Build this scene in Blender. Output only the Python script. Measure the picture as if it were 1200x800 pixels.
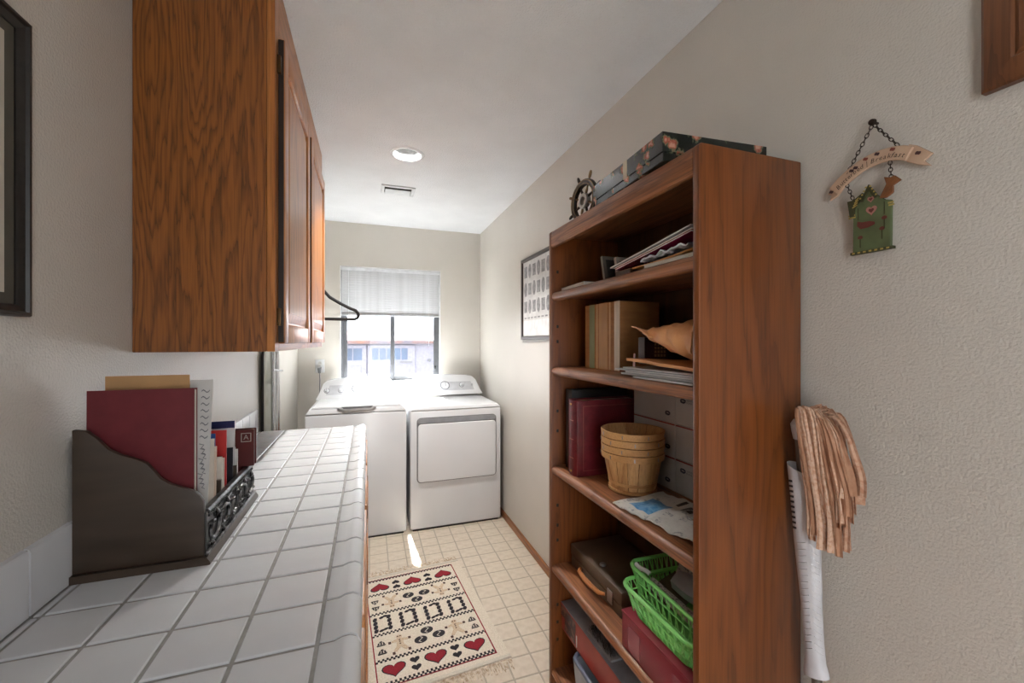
import bpy, bmesh, math, random
from mathutils import Vector, Matrix
random.seed(7)
for o in list(bpy.data.objects): bpy.data.objects.remove(o)
scene = bpy.context.scene
COL = scene.collection
R = math.radians

# ------------------------------------------------------------------ camera
cd = bpy.data.cameras.new('camera'); cam = bpy.data.objects.new('camera', cd); COL.objects.link(cam)
cd.sensor_width = 36; cd.lens = 36 * 483 / 1200; cd.clip_start = 0.02
cam.location = (0, 0, 1.40); cam.rotation_euler = (R(90), 0, R(-19.18))
scene.camera = cam
# ------------------------------------------------------------------ sky, sun, exposure
W = bpy.data.worlds.new('sky'); scene.world = W; W.use_nodes = True
bg = W.node_tree.nodes['Background']; bg.inputs[0].default_value = (0.93, 0.96, 1.0, 1); bg.inputs[1].default_value = 5.0
sd = bpy.data.lights.new('sun', 'SUN'); sd.energy = 105; sd.angle = R(3); sd.color = (1, 0.985, 0.96)
sun = bpy.data.objects.new('sun', sd); COL.objects.link(sun)
sun.location = (2, 8, 9)
sun.rotation_euler = Vector((0.02, -math.cos(R(52)), -math.sin(R(52)))).to_track_quat('-Z', 'Y').to_euler()
vs = scene.view_settings
vs.view_transform = 'Standard'; vs.look = 'None'; vs.gamma = 1; vs.use_curve_mapping = False; vs.exposure = 0.5

# ------------------------------------------------------------------ materials
def srgb(r, g, b):
    f = lambda v: (v/255/12.92) if v/255 <= .04045 else ((v/255+.055)/1.055)**2.4
    return (f(r), f(g), f(b), 1)
MATS = {}
def nodes(name):
    m = bpy.data.materials.new(name); m.use_nodes = True
    nt = m.node_tree; return m, nt, nt.nodes['Principled BSDF']
def coords(nt, scale=(1, 1, 1), rot=(0, 0, 0)):
    tc = nt.nodes.new('ShaderNodeTexCoord'); mp = nt.nodes.new('ShaderNodeMapping')
    mp.inputs['Scale'].default_value = scale; mp.inputs['Rotation'].default_value = rot
    nt.links.new(tc.outputs['Object'], mp.inputs['Vector']); return mp.outputs['Vector']
def noise(nt, vec, scale, detail=2, rough=.5):
    n = nt.nodes.new('ShaderNodeTexNoise'); n.inputs['Scale'].default_value = scale
    n.inputs['Detail'].default_value = detail; n.inputs['Roughness'].default_value = rough
    nt.links.new(vec, n.inputs['Vector']); return n.outputs['Fac']
def ramp(nt, fac, stops):
    r = nt.nodes.new('ShaderNodeValToRGB'); e = r.color_ramp.elements
    while len(e) < len(stops): e.new(.5)
    for k, (p, c) in enumerate(stops): e[k].position = p; e[k].color = c
    nt.links.new(fac, r.inputs[0]); return r.outputs[0]
def bump(nt, b, fac, strength, dist):
    n = nt.nodes.new('ShaderNodeBump'); n.inputs['Strength'].default_value = strength; n.inputs['Distance'].default_value = dist
    nt.links.new(fac, n.inputs['Height']); nt.links.new(n.outputs[0], b.inputs['Normal'])
def mat(name, c, rough=.5, metal=0., c2=None, ns=20, stretch=(1, 1, 1), bmp=None, spec=None, coat=0, lo=.35, hi=.65, detail=3):
    if name in MATS: return MATS[name]
    m, nt, b = nodes(name)
    b.inputs['Base Color'].default_value = srgb(*c); b.inputs['Roughness'].default_value = rough; b.inputs['Metallic'].default_value = metal
    if spec is not None: b.inputs['Specular IOR Level'].default_value = spec
    if coat: b.inputs['Coat Weight'].default_value = coat; b.inputs['Coat Roughness'].default_value = .15
    c2 = c2 or tuple(v*.93 for v in c)
    f = noise(nt, coords(nt, stretch), ns, detail)
    nt.links.new(ramp(nt, f, [(lo, srgb(*c)), (hi, srgb(*c2))]), b.inputs['Base Color'])
    if bmp: bump(nt, b, noise(nt, coords(nt), bmp[0], 3), bmp[1], bmp[2])
    MATS[name] = m; return m
def wood(name, light, dark, axis='Z', rings=9, rough=.38, size=1., coat=0.15, pore=1.):
    """contour lines of a stretched noise give cathedral grain; fine streaks give pores"""
    if name in MATS: return MATS[name]
    m, nt, b = nodes(name); b.inputs['Roughness'].default_value = rough
    lo, hi = .75*size, 5.2*size
    sc = {'Z': (hi, hi, lo), 'Y': (hi, lo, hi), 'X': (lo, hi, hi)}[axis]
    f = noise(nt, coords(nt, sc), 1.3, 1.5, .4)
    mul = nt.nodes.new('ShaderNodeMath'); mul.operation = 'MULTIPLY'; mul.inputs[1].default_value = rings
    fr = nt.nodes.new('ShaderNodeMath'); fr.operation = 'FRACT'
    jag = noise(nt, coords(nt, tuple(90 if q == hi else 7 for q in sc)), 1.0, 2)
    jm = nt.nodes.new('ShaderNodeMath'); jm.operation = 'MULTIPLY_ADD'; jm.inputs[1].default_value = .07
    nt.links.new(jag, jm.inputs[0]); nt.links.new(f, jm.inputs[2]); f = jm.outputs[0]
    nt.links.new(f, mul.inputs[0]); nt.links.new(mul.outputs[0], fr.inputs[0])
    mid = tuple((p+q)/2 for p, q in zip(light, dark))
    c1 = ramp(nt, fr.outputs[0], [(0, srgb(*dark)), (.16, srgb(*mid)), (.45, srgb(*light)), (.8, srgb(*light)), (1, srgb(*mid))])
    ps = {'Z': (230, 230, 5), 'Y': (230, 5, 230), 'X': (5, 230, 230)}[axis]
    g = noise(nt, coords(nt, ps), 1.0, 2)
    c2 = ramp(nt, g, [(.36, (.45*pore+1*(1-pore),)*3+(1,)), (.56, (1, 1, 1, 1))])
    mx = nt.nodes.new('ShaderNodeMix'); mx.data_type = 'RGBA'; mx.blend_type = 'MULTIPLY'; mx.inputs[0].default_value = .8
    nt.links.new(c1, mx.inputs[6]); nt.links.new(c2, mx.inputs[7]); nt.links.new(mx.outputs[2], b.inputs['Base Color'])
    bump(nt, b, g, .12, .001)
    b.inputs['Coat Weight'].default_value = coat; b.inputs['Coat Roughness'].default_value = .25
    MATS[name] = m; return m

WALL = mat('wall_paint', (207, 202, 193), .25, c2=(203, 198, 189), ns=3, bmp=(200, .5, .004), spec=.5)
CEIL = mat('ceiling_paint', (228, 229, 231), .75, c2=(222, 223, 225), ns=4, bmp=(150, .8, .006))
OAK = wood('honey_oak', (146, 87, 33), (100, 54, 16), 'Z', 27, pore=.6)
OAKY = wood('honey_oak_rail', (182, 116, 56), (148, 88, 38), 'Y', 10, pore=.6)
OAKD = wood('honey_oak_door', (182, 116, 56), (152, 90, 38), 'Z', 10, rough=.36, coat=.12, pore=.6)
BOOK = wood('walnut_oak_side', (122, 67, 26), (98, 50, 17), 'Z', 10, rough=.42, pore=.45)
BOOKY = wood('walnut_oak_shelf_lit', (156, 100, 62), (116, 69, 38), 'Y', 10, rough=.42)  # bookcase wood lightened for shelves, holding the light from the left
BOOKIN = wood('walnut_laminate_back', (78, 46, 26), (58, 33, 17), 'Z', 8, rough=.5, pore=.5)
TILE = mat('white_glazed_tile', (216, 217, 219), .16, c2=(210, 211, 214), ns=6, bmp=(14, .08, .003))
GROUT = mat('grey_grout', (160, 158, 155), .9, c2=(146, 144, 140), ns=60)
WHITE = mat('white_enamel', (226, 227, 229), .22, c2=(223, 224, 226), ns=3)
WPLAST = mat('white_plastic', (222, 224, 226), .35)
GREYPL = mat('light_grey_plastic', (188, 189, 192), .35)
CHROME = mat('chrome', (205, 206, 210), .2, 1.)
STEEL = mat('brushed_steel', (170, 172, 175), .35, 1.)
ALU = mat('dark_aluminium', (96, 97, 100), .45, .6)
BLACK = mat('black_plastic', (26, 25, 25), .38)
BLACKW = mat('black_lacquer_wood', (34, 30, 27), .4, c2=(24, 21, 19), ns=8, stretch=(1, 1, 8))
FLOORT = mat('beige_vinyl_tile', (210, 197, 180), .36, c2=(197, 182, 163), ns=26, lo=.4, hi=.72, detail=4)
FLOORG = mat('tan_vinyl_joint', (176, 166, 150), .5, c2=(164, 154, 138), ns=40)
TRIM = wood('oak_trim', (160, 100, 52), (120, 68, 30), 'Y', 5)

# ------------------------------------------------------------------ mesh builder
class MB:
    def __init__(s): s.v = []; s.f = []
    def add(s, v, f):
        n = len(s.v); s.v += [Vector(p) for p in v]; s.f += [tuple(i+n for i in q) for q in f]; return s
    def box(s, x0, x1, y0, y1, z0, z1):
        return s.add([(x0,y0,z0),(x1,y0,z0),(x1,y1,z0),(x0,y1,z0),(x0,y0,z1),(x1,y0,z1),(x1,y1,z1),(x0,y1,z1)],
                     [(3,2,1,0),(4,5,6,7),(0,1,5,4),(1,2,6,5),(2,3,7,6),(3,0,4,7)])
    def hexa(s, b, t):
        return s.add(list(b)+list(t), [(3,2,1,0),(4,5,6,7),(0,1,5,4),(1,2,6,5),(2,3,7,6),(3,0,4,7)])
    def prism(s, pts, O, U, V, N):
        O, U, V, N = map(Vector, (O, U, V, N)); n = len(pts)
        a = [O+U*p+V*q for p, q in pts]; b = [p+N for p in a]
        return s.add(a+b, [tuple(range(n-1, -1, -1)), tuple(range(n, 2*n))] + [(i, (i+1) % n, n+(i+1) % n, n+i) for i in range(n)])
    def tube(s, path, r, n=8, closed=False, caps=True):
        P = [Vector(p) for p in path]; m = len(P); rs = r if isinstance(r, (list, tuple)) else [r]*m
        rings = []; up = None
        for i in range(m):
            a = P[(i-1) % m] if closed or i else P[0]; b = P[(i+1) % m] if closed or i < m-1 else P[-1]
            t = (b-a).normalized()
            if up is None:
                up = Vector((0, 0, 1)) if abs(t.z) < .9 else Vector((1, 0, 0))
            sd_ = t.cross(up).normalized(); up = sd_.cross(t).normalized()
            rings.append([P[i]+(sd_*math.cos(2*math.pi*k/n)+up*math.sin(2*math.pi*k/n))*rs[i] for k in range(n)])
        v = [q for g in rings for q in g]; f = []
        for i in range(m if closed else m-1):
            j = (i+1) % m
            for k in range(n): f.append((i*n+k, i*n+(k+1) % n, j*n+(k+1) % n, j*n+k))
        if caps and not closed: f += [tuple(range(n-1, -1, -1)), tuple((m-1)*n+k for k in range(n))]
        return s.add(v, f)
    def lathe(s, prof, c=(0, 0, 0), n=24, axis='Z', caps=False):
        c = Vector(c); v = []; f = []
        for r, h in prof:
            for k in range(n):
                t = 2*math.pi*k/n; p = (r*math.cos(t), r*math.sin(t), h)
                if axis == 'X': p = (h, p[0], p[1])
                if axis == 'Y': p = (p[0], h, p[1])
                v.append(c+Vector(p))
        m = len(prof)
        for i in range(m-1):
            for k in range(n): f.append((i*n+k, i*n+(k+1) % n, (i+1)*n+(k+1) % n, (i+1)*n+k))
        if caps: f += [tuple(range(n-1, -1, -1)), tuple((m-1)*n+k for k in range(n))]
        return s.add(v, f)
    def sheet(s, fn, nu, nv, t):
        """sheet of thickness t below the surface fn(u,v) -> point"""
        top = [Vector(fn(i/nu, j/nv)) for i in range(nu+1) for j in range(nv+1)]
        T = Vector(t) if not isinstance(t, (int, float)) else Vector((0, 0, -t))
        bot = [p+T for p in top]; n = len(top); w = nv+1; f = []
        for i in range(nu):
            for j in range(nv):
                a = i*w+j; q = (a, a+w, a+w+1, a+1); f.append(q); f.append(tuple(x+n for x in reversed(q)))
        bd = [i*w for i in range(nu+1)] + [nu*w+j for j in range(1, nv+1)] + [i*w+nv for i in range(nu-1, -1, -1)] + [j for j in range(nv-1, 0, -1)]
        for k in range(len(bd)):
            a, b = bd[k], bd[(k+1) % len(bd)]; f.append((b, a, a+n, b+n))
        return s.add(top+bot, f)
    def text(s, txt, size, O, U, V, N, align='CENTER', shear=0):
        cu = bpy.data.curves.new('t', 'FONT'); cu.body = txt; cu.size = size; cu.align_x = align; cu.align_y = 'CENTER'; cu.resolution_u = 2; cu.shear = shear
        ob = bpy.data.objects.new('t', cu); COL.objects.link(ob)
        me = ob.evaluated_get(bpy.context.evaluated_depsgraph_get()).to_mesh()
        O, U, V, N = map(Vector, (O, U, V, N))
        v = [O+U*p.co.x+V*p.co.y+N for p in me.vertices]; f = [tuple(q.vertices) for q in me.polygons]
        s.add(v, f); bpy.data.objects.remove(ob); bpy.data.curves.remove(cu); return s
    def build(s, name, m, parent=None, smooth=False, bev=0, seg=2, local=False, ang=35):
        me = bpy.data.meshes.new(name)
        v = s.v; loc = None
        if parent is not None and not local:
            off = parent.matrix_basis.inverted() if parent.parent is None else (parent.parent.matrix_basis @ parent.matrix_basis).inverted()
            v = [off @ p for p in v]
        if parent is None and not local:
            loc = Vector(((min(p.x for p in v)+max(p.x for p in v))/2, (min(p.y for p in v)+max(p.y for p in v))/2, min(p.z for p in v)))
            v = [p-loc for p in v]
        me.from_pydata([tuple(p) for p in v], [], s.f)
        bm = bmesh.new(); bm.from_mesh(me)
        bmesh.ops.recalc_face_normals(bm, faces=bm.faces)
        if bev:
            ed = [e for e in bm.edges if len(e.link_faces) == 2 and e.calc_face_angle(0) > R(30)]
            bmesh.ops.bevel(bm, geom=ed, offset=bev, segments=seg, affect='EDGES', profile=.5, clamp_overlap=True)
        bm.to_mesh(me); bm.free()
        if smooth or bev:
            me.shade_smooth(); me.set_sharp_from_angle(angle=R(ang))
        me.materials.append(m)
        o = bpy.data.objects.new(name, me); COL.objects.link(o)
        if loc is not None: o.location = loc
        if parent is not None: o.parent = parent
        bpy.context.view_layer.update() if False else None
        return o
def tag(o, label, cat, group=None, kind=None):
    o['label'] = label; o['category'] = cat
    if group: o['group'] = group
    if kind: o['kind'] = kind
    return o
def thing(name, label, cat, loc=(0, 0, 0), rotz=0, group=None, kind=None):
    o = bpy.data.objects.new(name, None); COL.objects.link(o); o.empty_display_size = .05
    o.location = loc; o.rotation_euler = (0, 0, rotz)
    o.matrix_basis = Matrix.Translation(Vector(loc)) @ Matrix.Rotation(rotz, 4, 'Z')
    return tag(o, label, cat, group, kind)
def bx(name, m, parent, *b, bev=.001, seg=1, local=False):
    return MB().box(*b).build(name, m, parent, bev=bev, seg=seg, local=local)

XL, XR, YF, ZC, YB = -.566, 1.02, 3.87, 2.44, -.55      # room faces

# ================================================================== the room
floor = MB().box(XL-.1, XR+.1, -4, YF+.12, -.12, -.0016).build('floor', FLOORG)
tag(floor, 'beige vinyl floor printed in small squares', 'floor', kind='structure')
TM = {}
def tile_mesh(w, l, h, b, name, m):
    k = (round(w, 4), round(l, 4), name)
    if k not in TM:
        w2, l2 = w/2, l/2
        q = lambda i, z: [(-w2+i, -l2+i, z), (w2-i, -l2+i, z), (w2-i, l2-i, z), (-w2+i, l2-i, z)]
        f = [(8, 9, 10, 11)]
        for a in (0, 4):
            f += [(a+i, a+(i+1) % 4, a+4+(i+1) % 4, a+4+i) for i in range(4)]
        me = bpy.data.meshes.new(name); me.from_pydata(q(0, -h)+q(0, -b)+q(b, 0), [], f); me.materials.append(m); me.update(); TM[k] = me
    return TM[k]
def put_tile(name, me, loc, parent, rot=None):
    o = bpy.data.objects.new(name, me); COL.objects.link(o); o.parent = parent
    o.location = Vector(loc)-parent.location
    if rot: o.rotation_euler = rot
    return o
pit, gap = .113, .007
rest = MB(); x = .57 - 11*pit
while x < XR+.01:
    y = 2.061 - 54*pit
    while y < YF:
        x0, x1, y0, y1 = max(x+gap/2, XL), min(x+pit-gap/2, XR), y+gap/2, min(y+pit-gap/2, YF)
        if x1-x0 > .01 and y1-y0 > .01:
            if x0 > -.12 and y0 > .98: put_tile('floor_tile', tile_mesh(x1-x0, y1-y0, .0015, .0008, 'floor_tile', FLOORT), ((x0+x1)/2, (y0+y1)/2, 0), floor)
            elif y0 > -2.2: rest.box(x0, x1, y0, y1, -.0016, 0)
        y += pit
    x += pit
ro = rest.build('floor_tiles_rest', FLOORT, floor); ro['kind'] = 'stuff'

wl = MB().box(XL-.1, XL, YB, YF+.12, 0, ZC).build('wall_left', WALL); tag(wl, 'textured beige wall behind the tiled counter', 'wall', kind='structure')
wr = MB().box(XR, XR+.1, YB, YF+.12, 0, ZC).build('wall_right', WALL); tag(wr, 'textured beige wall behind the bookcase', 'wall', kind='structure')
wb = MB().box(XL-.1, .02, YB-.1, YB, 0, ZC).box(.50, XR+.1, YB-.1, YB, 0, ZC).box(.02, .50, YB-.1, YB, 2.06, ZC).build('added_back_wall', WALL); tag(wb, 'unseen wall added behind the viewer, its gap limiting the fill light', 'wall', kind='structure')  # unseen wall added to cut the fill light entering from behind
WX0, WX1, WZ0, WZ1 = -.235, .637, 1.03, 2.06
wf = MB()
wf.box(XL, WX0, YF, YF+.12, 0, ZC).box(WX1, XR, YF, YF+.12, 0, ZC).box(WX0, WX1, YF, YF+.12, 0, WZ0).box(WX0, WX1, YF, YF+.12, WZ1, ZC)
wf = wf.build('wall_far', WALL); tag(wf, 'beige end wall with the window above the laundry machines', 'wall', kind='structure')
# ceiling with the round hole of the recessed lamp
CX, CY, CR = .203, 2.358, .075
cb = MB(); h = .12
for b in ((XL-.1, CX-h, YB-.1, YF+.12), (CX+h, XR+.1, YB-.1, YF+.12), (CX-h, CX+h, YB-.1, CY-h), (CX-h, CX+h, CY+h, YF+.12)): cb.box(*b, ZC, ZC+.1)
n = 32; v = []; 
for k in range(n):
    t = 2*math.pi*k/n; c_, s_ = math.cos(t), math.sin(t); q = h/max(abs(c_), abs(s_))
    v += [(CX+CR*c_, CY+CR*s_, ZC), (CX+q*c_, CY+q*s_, ZC)]
cb.add(v, [(2*k, 2*k+1, (2*k+3) % (2*n), (2*k+2) % (2*n)) for k in range(n)])
cb.box(CX-h, CX+h, CY-h, CY+h, ZC+.16, ZC+.2)
for b in ((CX-h-.01, CX-h, CY-h, CY+h), (CX+h, CX+h+.01, CY-h, CY+h), (CX-h, CX+h, CY-h-.01, CY-h), (CX-h, CX+h, CY+h, CY+h+.01)): cb.box(*b, ZC+.09, ZC+.2)
ce = cb.build('ceiling', CEIL); tag(ce, 'pale grey textured ceiling', 'ceiling', kind='structure')
bb = MB().prism([(0, 0), (.011, 0), (.011, .042), (.006, .05), (0, .05)], (XR, YB, 0), (-1, 0, 0), (0, 0, 1), (0, YF-YB, 0)).build('baseboard_right', TRIM)
tag(bb, 'narrow brown wooden baseboard along the right wall', 'baseboard', kind='structure')
bb = MB().prism([(0, 0), (.011, 0), (.011, .042), (.006, .05), (0, .05)], (XL, 2.53, 0), (1, 0, 0), (0, 0, 1), (0, YF-2.53, 0)).build('baseboard_left', TRIM)
tag(bb, 'narrow brown wooden baseboard between counter and washer', 'baseboard', kind='structure')

# ------------------------------------------------------------------ window
GL, nt, b = nodes('window_glass'); nt.nodes.remove(b); MATS['window_glass'] = GL
tr = nt.nodes.new('ShaderNodeBsdfTransparent'); gs = nt.nodes.new('ShaderNodeBsdfGlossy'); gs.inputs['Roughness'].default_value = .02
ms = nt.nodes.new('ShaderNodeMixShader'); ms.inputs[0].default_value = .02
tr.inputs[0].default_value = (.93, .95, .96, 1)
nt.links.new(tr.outputs[0], ms.inputs[1]); nt.links.new(gs.outputs[0], ms.inputs[2])
nt.links.new(ms.outputs[0], nt.nodes['Material Output'].inputs[0])
wn = thing('window_1', 'sliding window with dark aluminium frame above the laundry machines', 'window', (.2, YF+.06, WZ0), kind='structure')
fr_ = MB(); a = .022
y0, y1 = YF+.06, YF+.1
fr_.box(WX0, WX0+a, y0, y1, WZ0, WZ1).box(WX1-a, WX1, y0, y1, WZ0, WZ1).box(WX0+a, WX1-a, y0, y1, WZ0, WZ0+a).box(WX0+a, WX1-a, y0, y1, WZ1-a, WZ1)
fr_.build('window_frame', ALU, wn, bev=.002, seg=1)
mx_ = .215
def sash(x0, x1, yy):
    m = MB(); a = .02; z0, z1 = WZ0+.022, WZ1-.022
    m.box(x0, x0+.034, yy, yy+.016, z0, z1).box(x1-.034, x1, yy, yy+.016, z0, z1).box(x0+.034, x1-.034, yy, yy+.016, z0, z0+.032).box(x0+.034, x1-.034, yy, yy+.016, z1-a, z1)
    s_ = m.build('sash', ALU, wn, bev=.002, seg=1)
    MB().box(x0+.032, x1-.032, yy+.006, yy+.009, z0+.03, z1-.018).build('pane', GL, s_)
    return s_
sash(WX0+.022, mx_+.012, YF+.081); s2 = sash(mx_-.026, WX1-.022, YF+.063)
MB().box(WX1-.05, WX1-.036, YF+.05, YF+.063, 1.14, 1.17).build('latch', BLACK, s2, bev=.002)
rv = MB(); rvt = .004
rv.box(WX0, WX0+rvt, YF-.004, YF+.06, WZ0, WZ1).box(WX1-rvt, WX1, YF-.004, YF+.06, WZ0, WZ1).box(WX0+rvt, WX1-rvt, YF-.004, YF+.06, WZ1-rvt, WZ1)
rv.build('window_reveal', mat('white_trim_paint', (226, 226, 224), .4), wn)
MB().box(WX0+.0, WX1, YF-.012, YF+.06, WZ0-.004, WZ0+.014).build('window_sill', MATS['white_trim_paint'], wn, bev=.003)
# blind
bl = thing('mini_blind', 'white mini blind half drawn down over the window', 'blind', (.2, YF+.03, 1.62))
BLM = mat('blind_white', (206, 207, 209), .45)
bx0, bx1, by = WX0+.008, WX1-.008, YF+.03
MB().box(bx0, bx1, by-.014, by+.014, WZ1-.034, WZ1-.006).build('head_rail', WPLAST, bl, bev=.002)
sl = None; nsl = 18; z = 1.657
for k in range(nsl):
    zc = 1.657 + k*(WZ1-.042-1.657)/(nsl-1)
    if sl is None:
        m = MB(); pr = []
        w = .0145
        for i in range(5):
            t = -1+i/2; pr.append((t*w, .0030*(1-t*t)))
        pts = [(p*math.cos(R(-74))-q*math.sin(R(-74)), p*math.sin(R(-74))+q*math.cos(R(-74))) for p, q in pr]
        pts2 = [(p+.0006, q-.0004) for p, q in reversed(pts)]
        m.prism([(p, q) for p, q in pts+pts2], (bx0+.003-.2, 0, 0), (0, 1, 0), (0, 0, 1), (bx1-bx0-.006, 0, 0))
        sl = m.build('slat', BLM, bl, local=True, smooth=True); o = sl
    else:
        o = sl.copy(); COL.objects.link(o)
    o.location = (0, 0, zc-1.62)
MB().box(bx0, bx1, by-.012, by+.012, 1.628, 1.642).build('bottom_rail', GREYPL, bl, bev=.003)
for xx in (bx0+.12, .2, bx1-.12): MB().tube([(xx, by-.0145, 1.63), (xx, by-.0145, WZ1-.03)], .0008, 5).build('ladder_cord', WPLAST, bl)
MB().tube([(bx0+.06, by-.02, 1.45), (bx0+.06, by-.02, WZ1-.03)], .003, 6).build('tilt_wand', mat('clear_wand', (225, 228, 230), .2), bl, smooth=True)
MB().tube([(bx1-.1, by-.02, 1.36), (bx1-.1, by-.02, WZ1-.03)], .001, 5).build('pull_cord', WPLAST, bl)
# outside
gd = MB().box(-14, 16, YF+.2, 30, -1.0, -.8).build('outside_ground', mat('damp_soil', (78, 74, 68), .95, ns=5)); tag(gd, 'dark bare yard beyond the window', 'ground', kind='structure')
sh = thing('shed', 'pale shed with paned doors seen through the window', 'shed', (0, 8.6, -.8))
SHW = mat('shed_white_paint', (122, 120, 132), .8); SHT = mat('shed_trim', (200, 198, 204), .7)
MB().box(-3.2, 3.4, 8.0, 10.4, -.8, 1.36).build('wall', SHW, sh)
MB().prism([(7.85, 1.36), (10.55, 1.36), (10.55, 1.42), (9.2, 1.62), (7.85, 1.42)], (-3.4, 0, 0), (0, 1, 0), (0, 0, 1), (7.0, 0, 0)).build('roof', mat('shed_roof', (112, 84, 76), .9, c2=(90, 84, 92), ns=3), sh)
SG = mat('shed_glass', (34, 50, 74), .4, c2=(56, 76, 104), ns=2)
for (xa, xb, wx, np_) in ((-1.07, -.04, -.755, 4), (-.015, .83, .062, 5)):
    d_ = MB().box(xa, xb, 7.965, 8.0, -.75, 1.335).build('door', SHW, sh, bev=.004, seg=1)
    for k in range(np_):
        x0 = wx+k*.13 if np_ == 5 else wx+k*.165
        w = .108 if np_ == 5 else .145
        MB().box(x0, x0+w, 7.957, 7.966, 1.062, 1.274).build('pane', SG, d_)
    for xx in (xa+.08, (xa+xb)/2+.03): MB().box(xx, (xb-xa)/2-.12+xx, 7.955, 7.966, .1, .96).build('panel', SHW, d_, bev=.004, seg=1)
MB().box(.55, .78, 7.945, 7.962, 1.005, 1.03).build('hinge', ALU, sh)
MB().lathe([(.0, -.03), (.03, -.03), (.03, 0), (.015, .02)], (1.1, 7.985, 1.04), 10, 'Y').build('knob', ALU, sh)

# ------------------------------------------------------------------ ceiling lamp and vent
dl = thing('recessed_light', 'round recessed ceiling light with white trim', 'ceiling light', (CX, CY, ZC))
MB().lathe([(.072, .02), (.0735, -.001), (.078, -.006), (.092, -.004), (.095, .0)], (CX, CY, ZC), 40).build('trim_ring', WPLAST, dl, smooth=True)
pr = [(.0735, 0)]; 
for k in range(9): pr += [(.0735-.001*k, .006+.014*k), (.0722-.001*k, .010+.014*k)]
MB().lathe(pr+[(.06, .15)], (CX, CY, ZC), 40).build('baffle', mat('baffle_grey', (72, 72, 72), .6), dl)
BULB, nt, b = nodes('lamp_glow'); b.inputs['Emission Color'].default_value = (1, .95, .86, 1); b.inputs['Emission Strength'].default_value = 3
MB().lathe([(.03, .070), (.046, .074), (.05, .085), (.05, .15)], (CX, CY, ZC), 24).build('bulb', BULB, dl, smooth=True)
ld = bpy.data.lights.new('recessed_lamp', 'SPOT'); ld.energy = 110; ld.spot_size = R(104); ld.spot_blend = .35; ld.shadow_soft_size = .03; ld.color = (1, .98, .95)
lo_ = bpy.data.objects.new('recessed_lamp', ld); COL.objects.link(lo_); lo_.parent = dl; lo_.location = (0, 0, .085)
vt = thing('ceiling_vent', 'small rectangular white ceiling vent near the recessed light', 'vent', (.19, 2.93, ZC))
m = MB(); vx0, vx1, vy0, vy1 = .08, .30, 2.85, 3.01
m.box(vx0, vx1, vy0, vy0+.022, ZC-.01, ZC-.0005).box(vx0, vx1, vy1-.022, vy1, ZC-.01, ZC-.0005).box(vx0, vx0+.022, vy0+.022, vy1-.022, ZC-.01, ZC-.0005).box(vx1-.022, vx1, vy0+.022, vy1-.022, ZC-.01, ZC-.0005)
m.build('vent_frame', WPLAST, vt, bev=.002)
MB().box(vx0+.02, vx1-.02, vy0+.02, vy1-.02, ZC-.002, ZC-.0008).build('backing', BLACK, vt)
MB().hexa([(vx0+.026, vy0+.05, ZC-.013), (vx1-.026, vy0+.05, ZC-.013), (vx1-.026, vy1-.02, ZC-.012), (vx0+.026, vy1-.02, ZC-.012)], [(vx0+.026, vy0+.05, ZC-.010), (vx1-.026, vy0+.05, ZC-.010), (vx1-.026, vy1-.02, ZC-.006), (vx0+.026, vy1-.02, ZC-.006)]).build('damper_flap', WPLAST, vt)

# ================================================================== counter
CZ = .92; CYA, CYB = -.30, 2.52
ct = MB().box(XL, -.03, CYA, CYB, .8625, CZ-.0035).build('countertop', GROUT)
tag(ct, 'long counter of white square tiles with grey grout', 'counter')
rows = []; y = .836 - 10*.1165
while y < CYB-.01:
    rows.append((max(y, CYA), min(y+.1165, CYB))); y += .1165
xl = [XL+.0085, -.542, -.4265, -.311, -.1945, -.0775]
for (ya, yb) in rows:
    if yb-ya < .012: continue
    for i in range(5):
        w, l = xl[i+1]-xl[i]-.0065, yb-ya-.008
        if w < .008: continue
        put_tile('counter_tile', tile_mesh(w, l, .0034, .0018, 'counter_tile', TILE), ((xl[i]+xl[i+1])/2, (ya+yb)/2, CZ), ct)
    pr = [(-.0745, CZ-.0035), (-.0745, CZ-.0015), (-.073, CZ), (-.052, CZ+.0005), (-.040, CZ+.005), (-.028, CZ+.0055), (-.018, CZ+.001), (-.0125, CZ-.010), (-.012, CZ-.056), (-.029, CZ-.056), (-.029, CZ-.0035)]
    k = ('cap', round(yb-ya, 3))
    if k not in TM:
        o = MB().prism([(p, q-CZ) for p, q in pr], (0, -(yb-ya)/2+.0035, 0), (1, 0, 0), (0, 0, 1), (0, yb-ya-.007, 0)).build('edge_tile', TILE, ct, smooth=True, local=True, ang=50); TM[k] = o.data
    else:
        o = bpy.data.objects.new('edge_tile', TM[k]); COL.objects.link(o); o.parent = ct
    o.location = Vector((0, (ya+yb)/2, CZ))-ct.location
MB().prism([(-.030, CZ-.0040), (-.0735, CZ-.0036), (-.0735, CZ-.0026), (-.052, CZ-.0022), (-.040, CZ+.0018), (-.029, CZ+.0022), (-.020, CZ-.0015), (-.0155, CZ-.011), (-.0150, CZ-.054), (-.0285, CZ-.054), (-.0295, CZ-.03)], (0, CYA+.001, 0), (1, 0, 0), (0, 0, 1), (0, CYB-CYA-.002, 0)).build('edge_grout', GROUT, ct)
bs = MB().box(XL, XL+.005, CYA, CYB, CZ-.003, CZ+.116).build('backsplash', GROUT); tag(bs, 'single row of white tiles along the wall behind the counter', 'backsplash')
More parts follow.
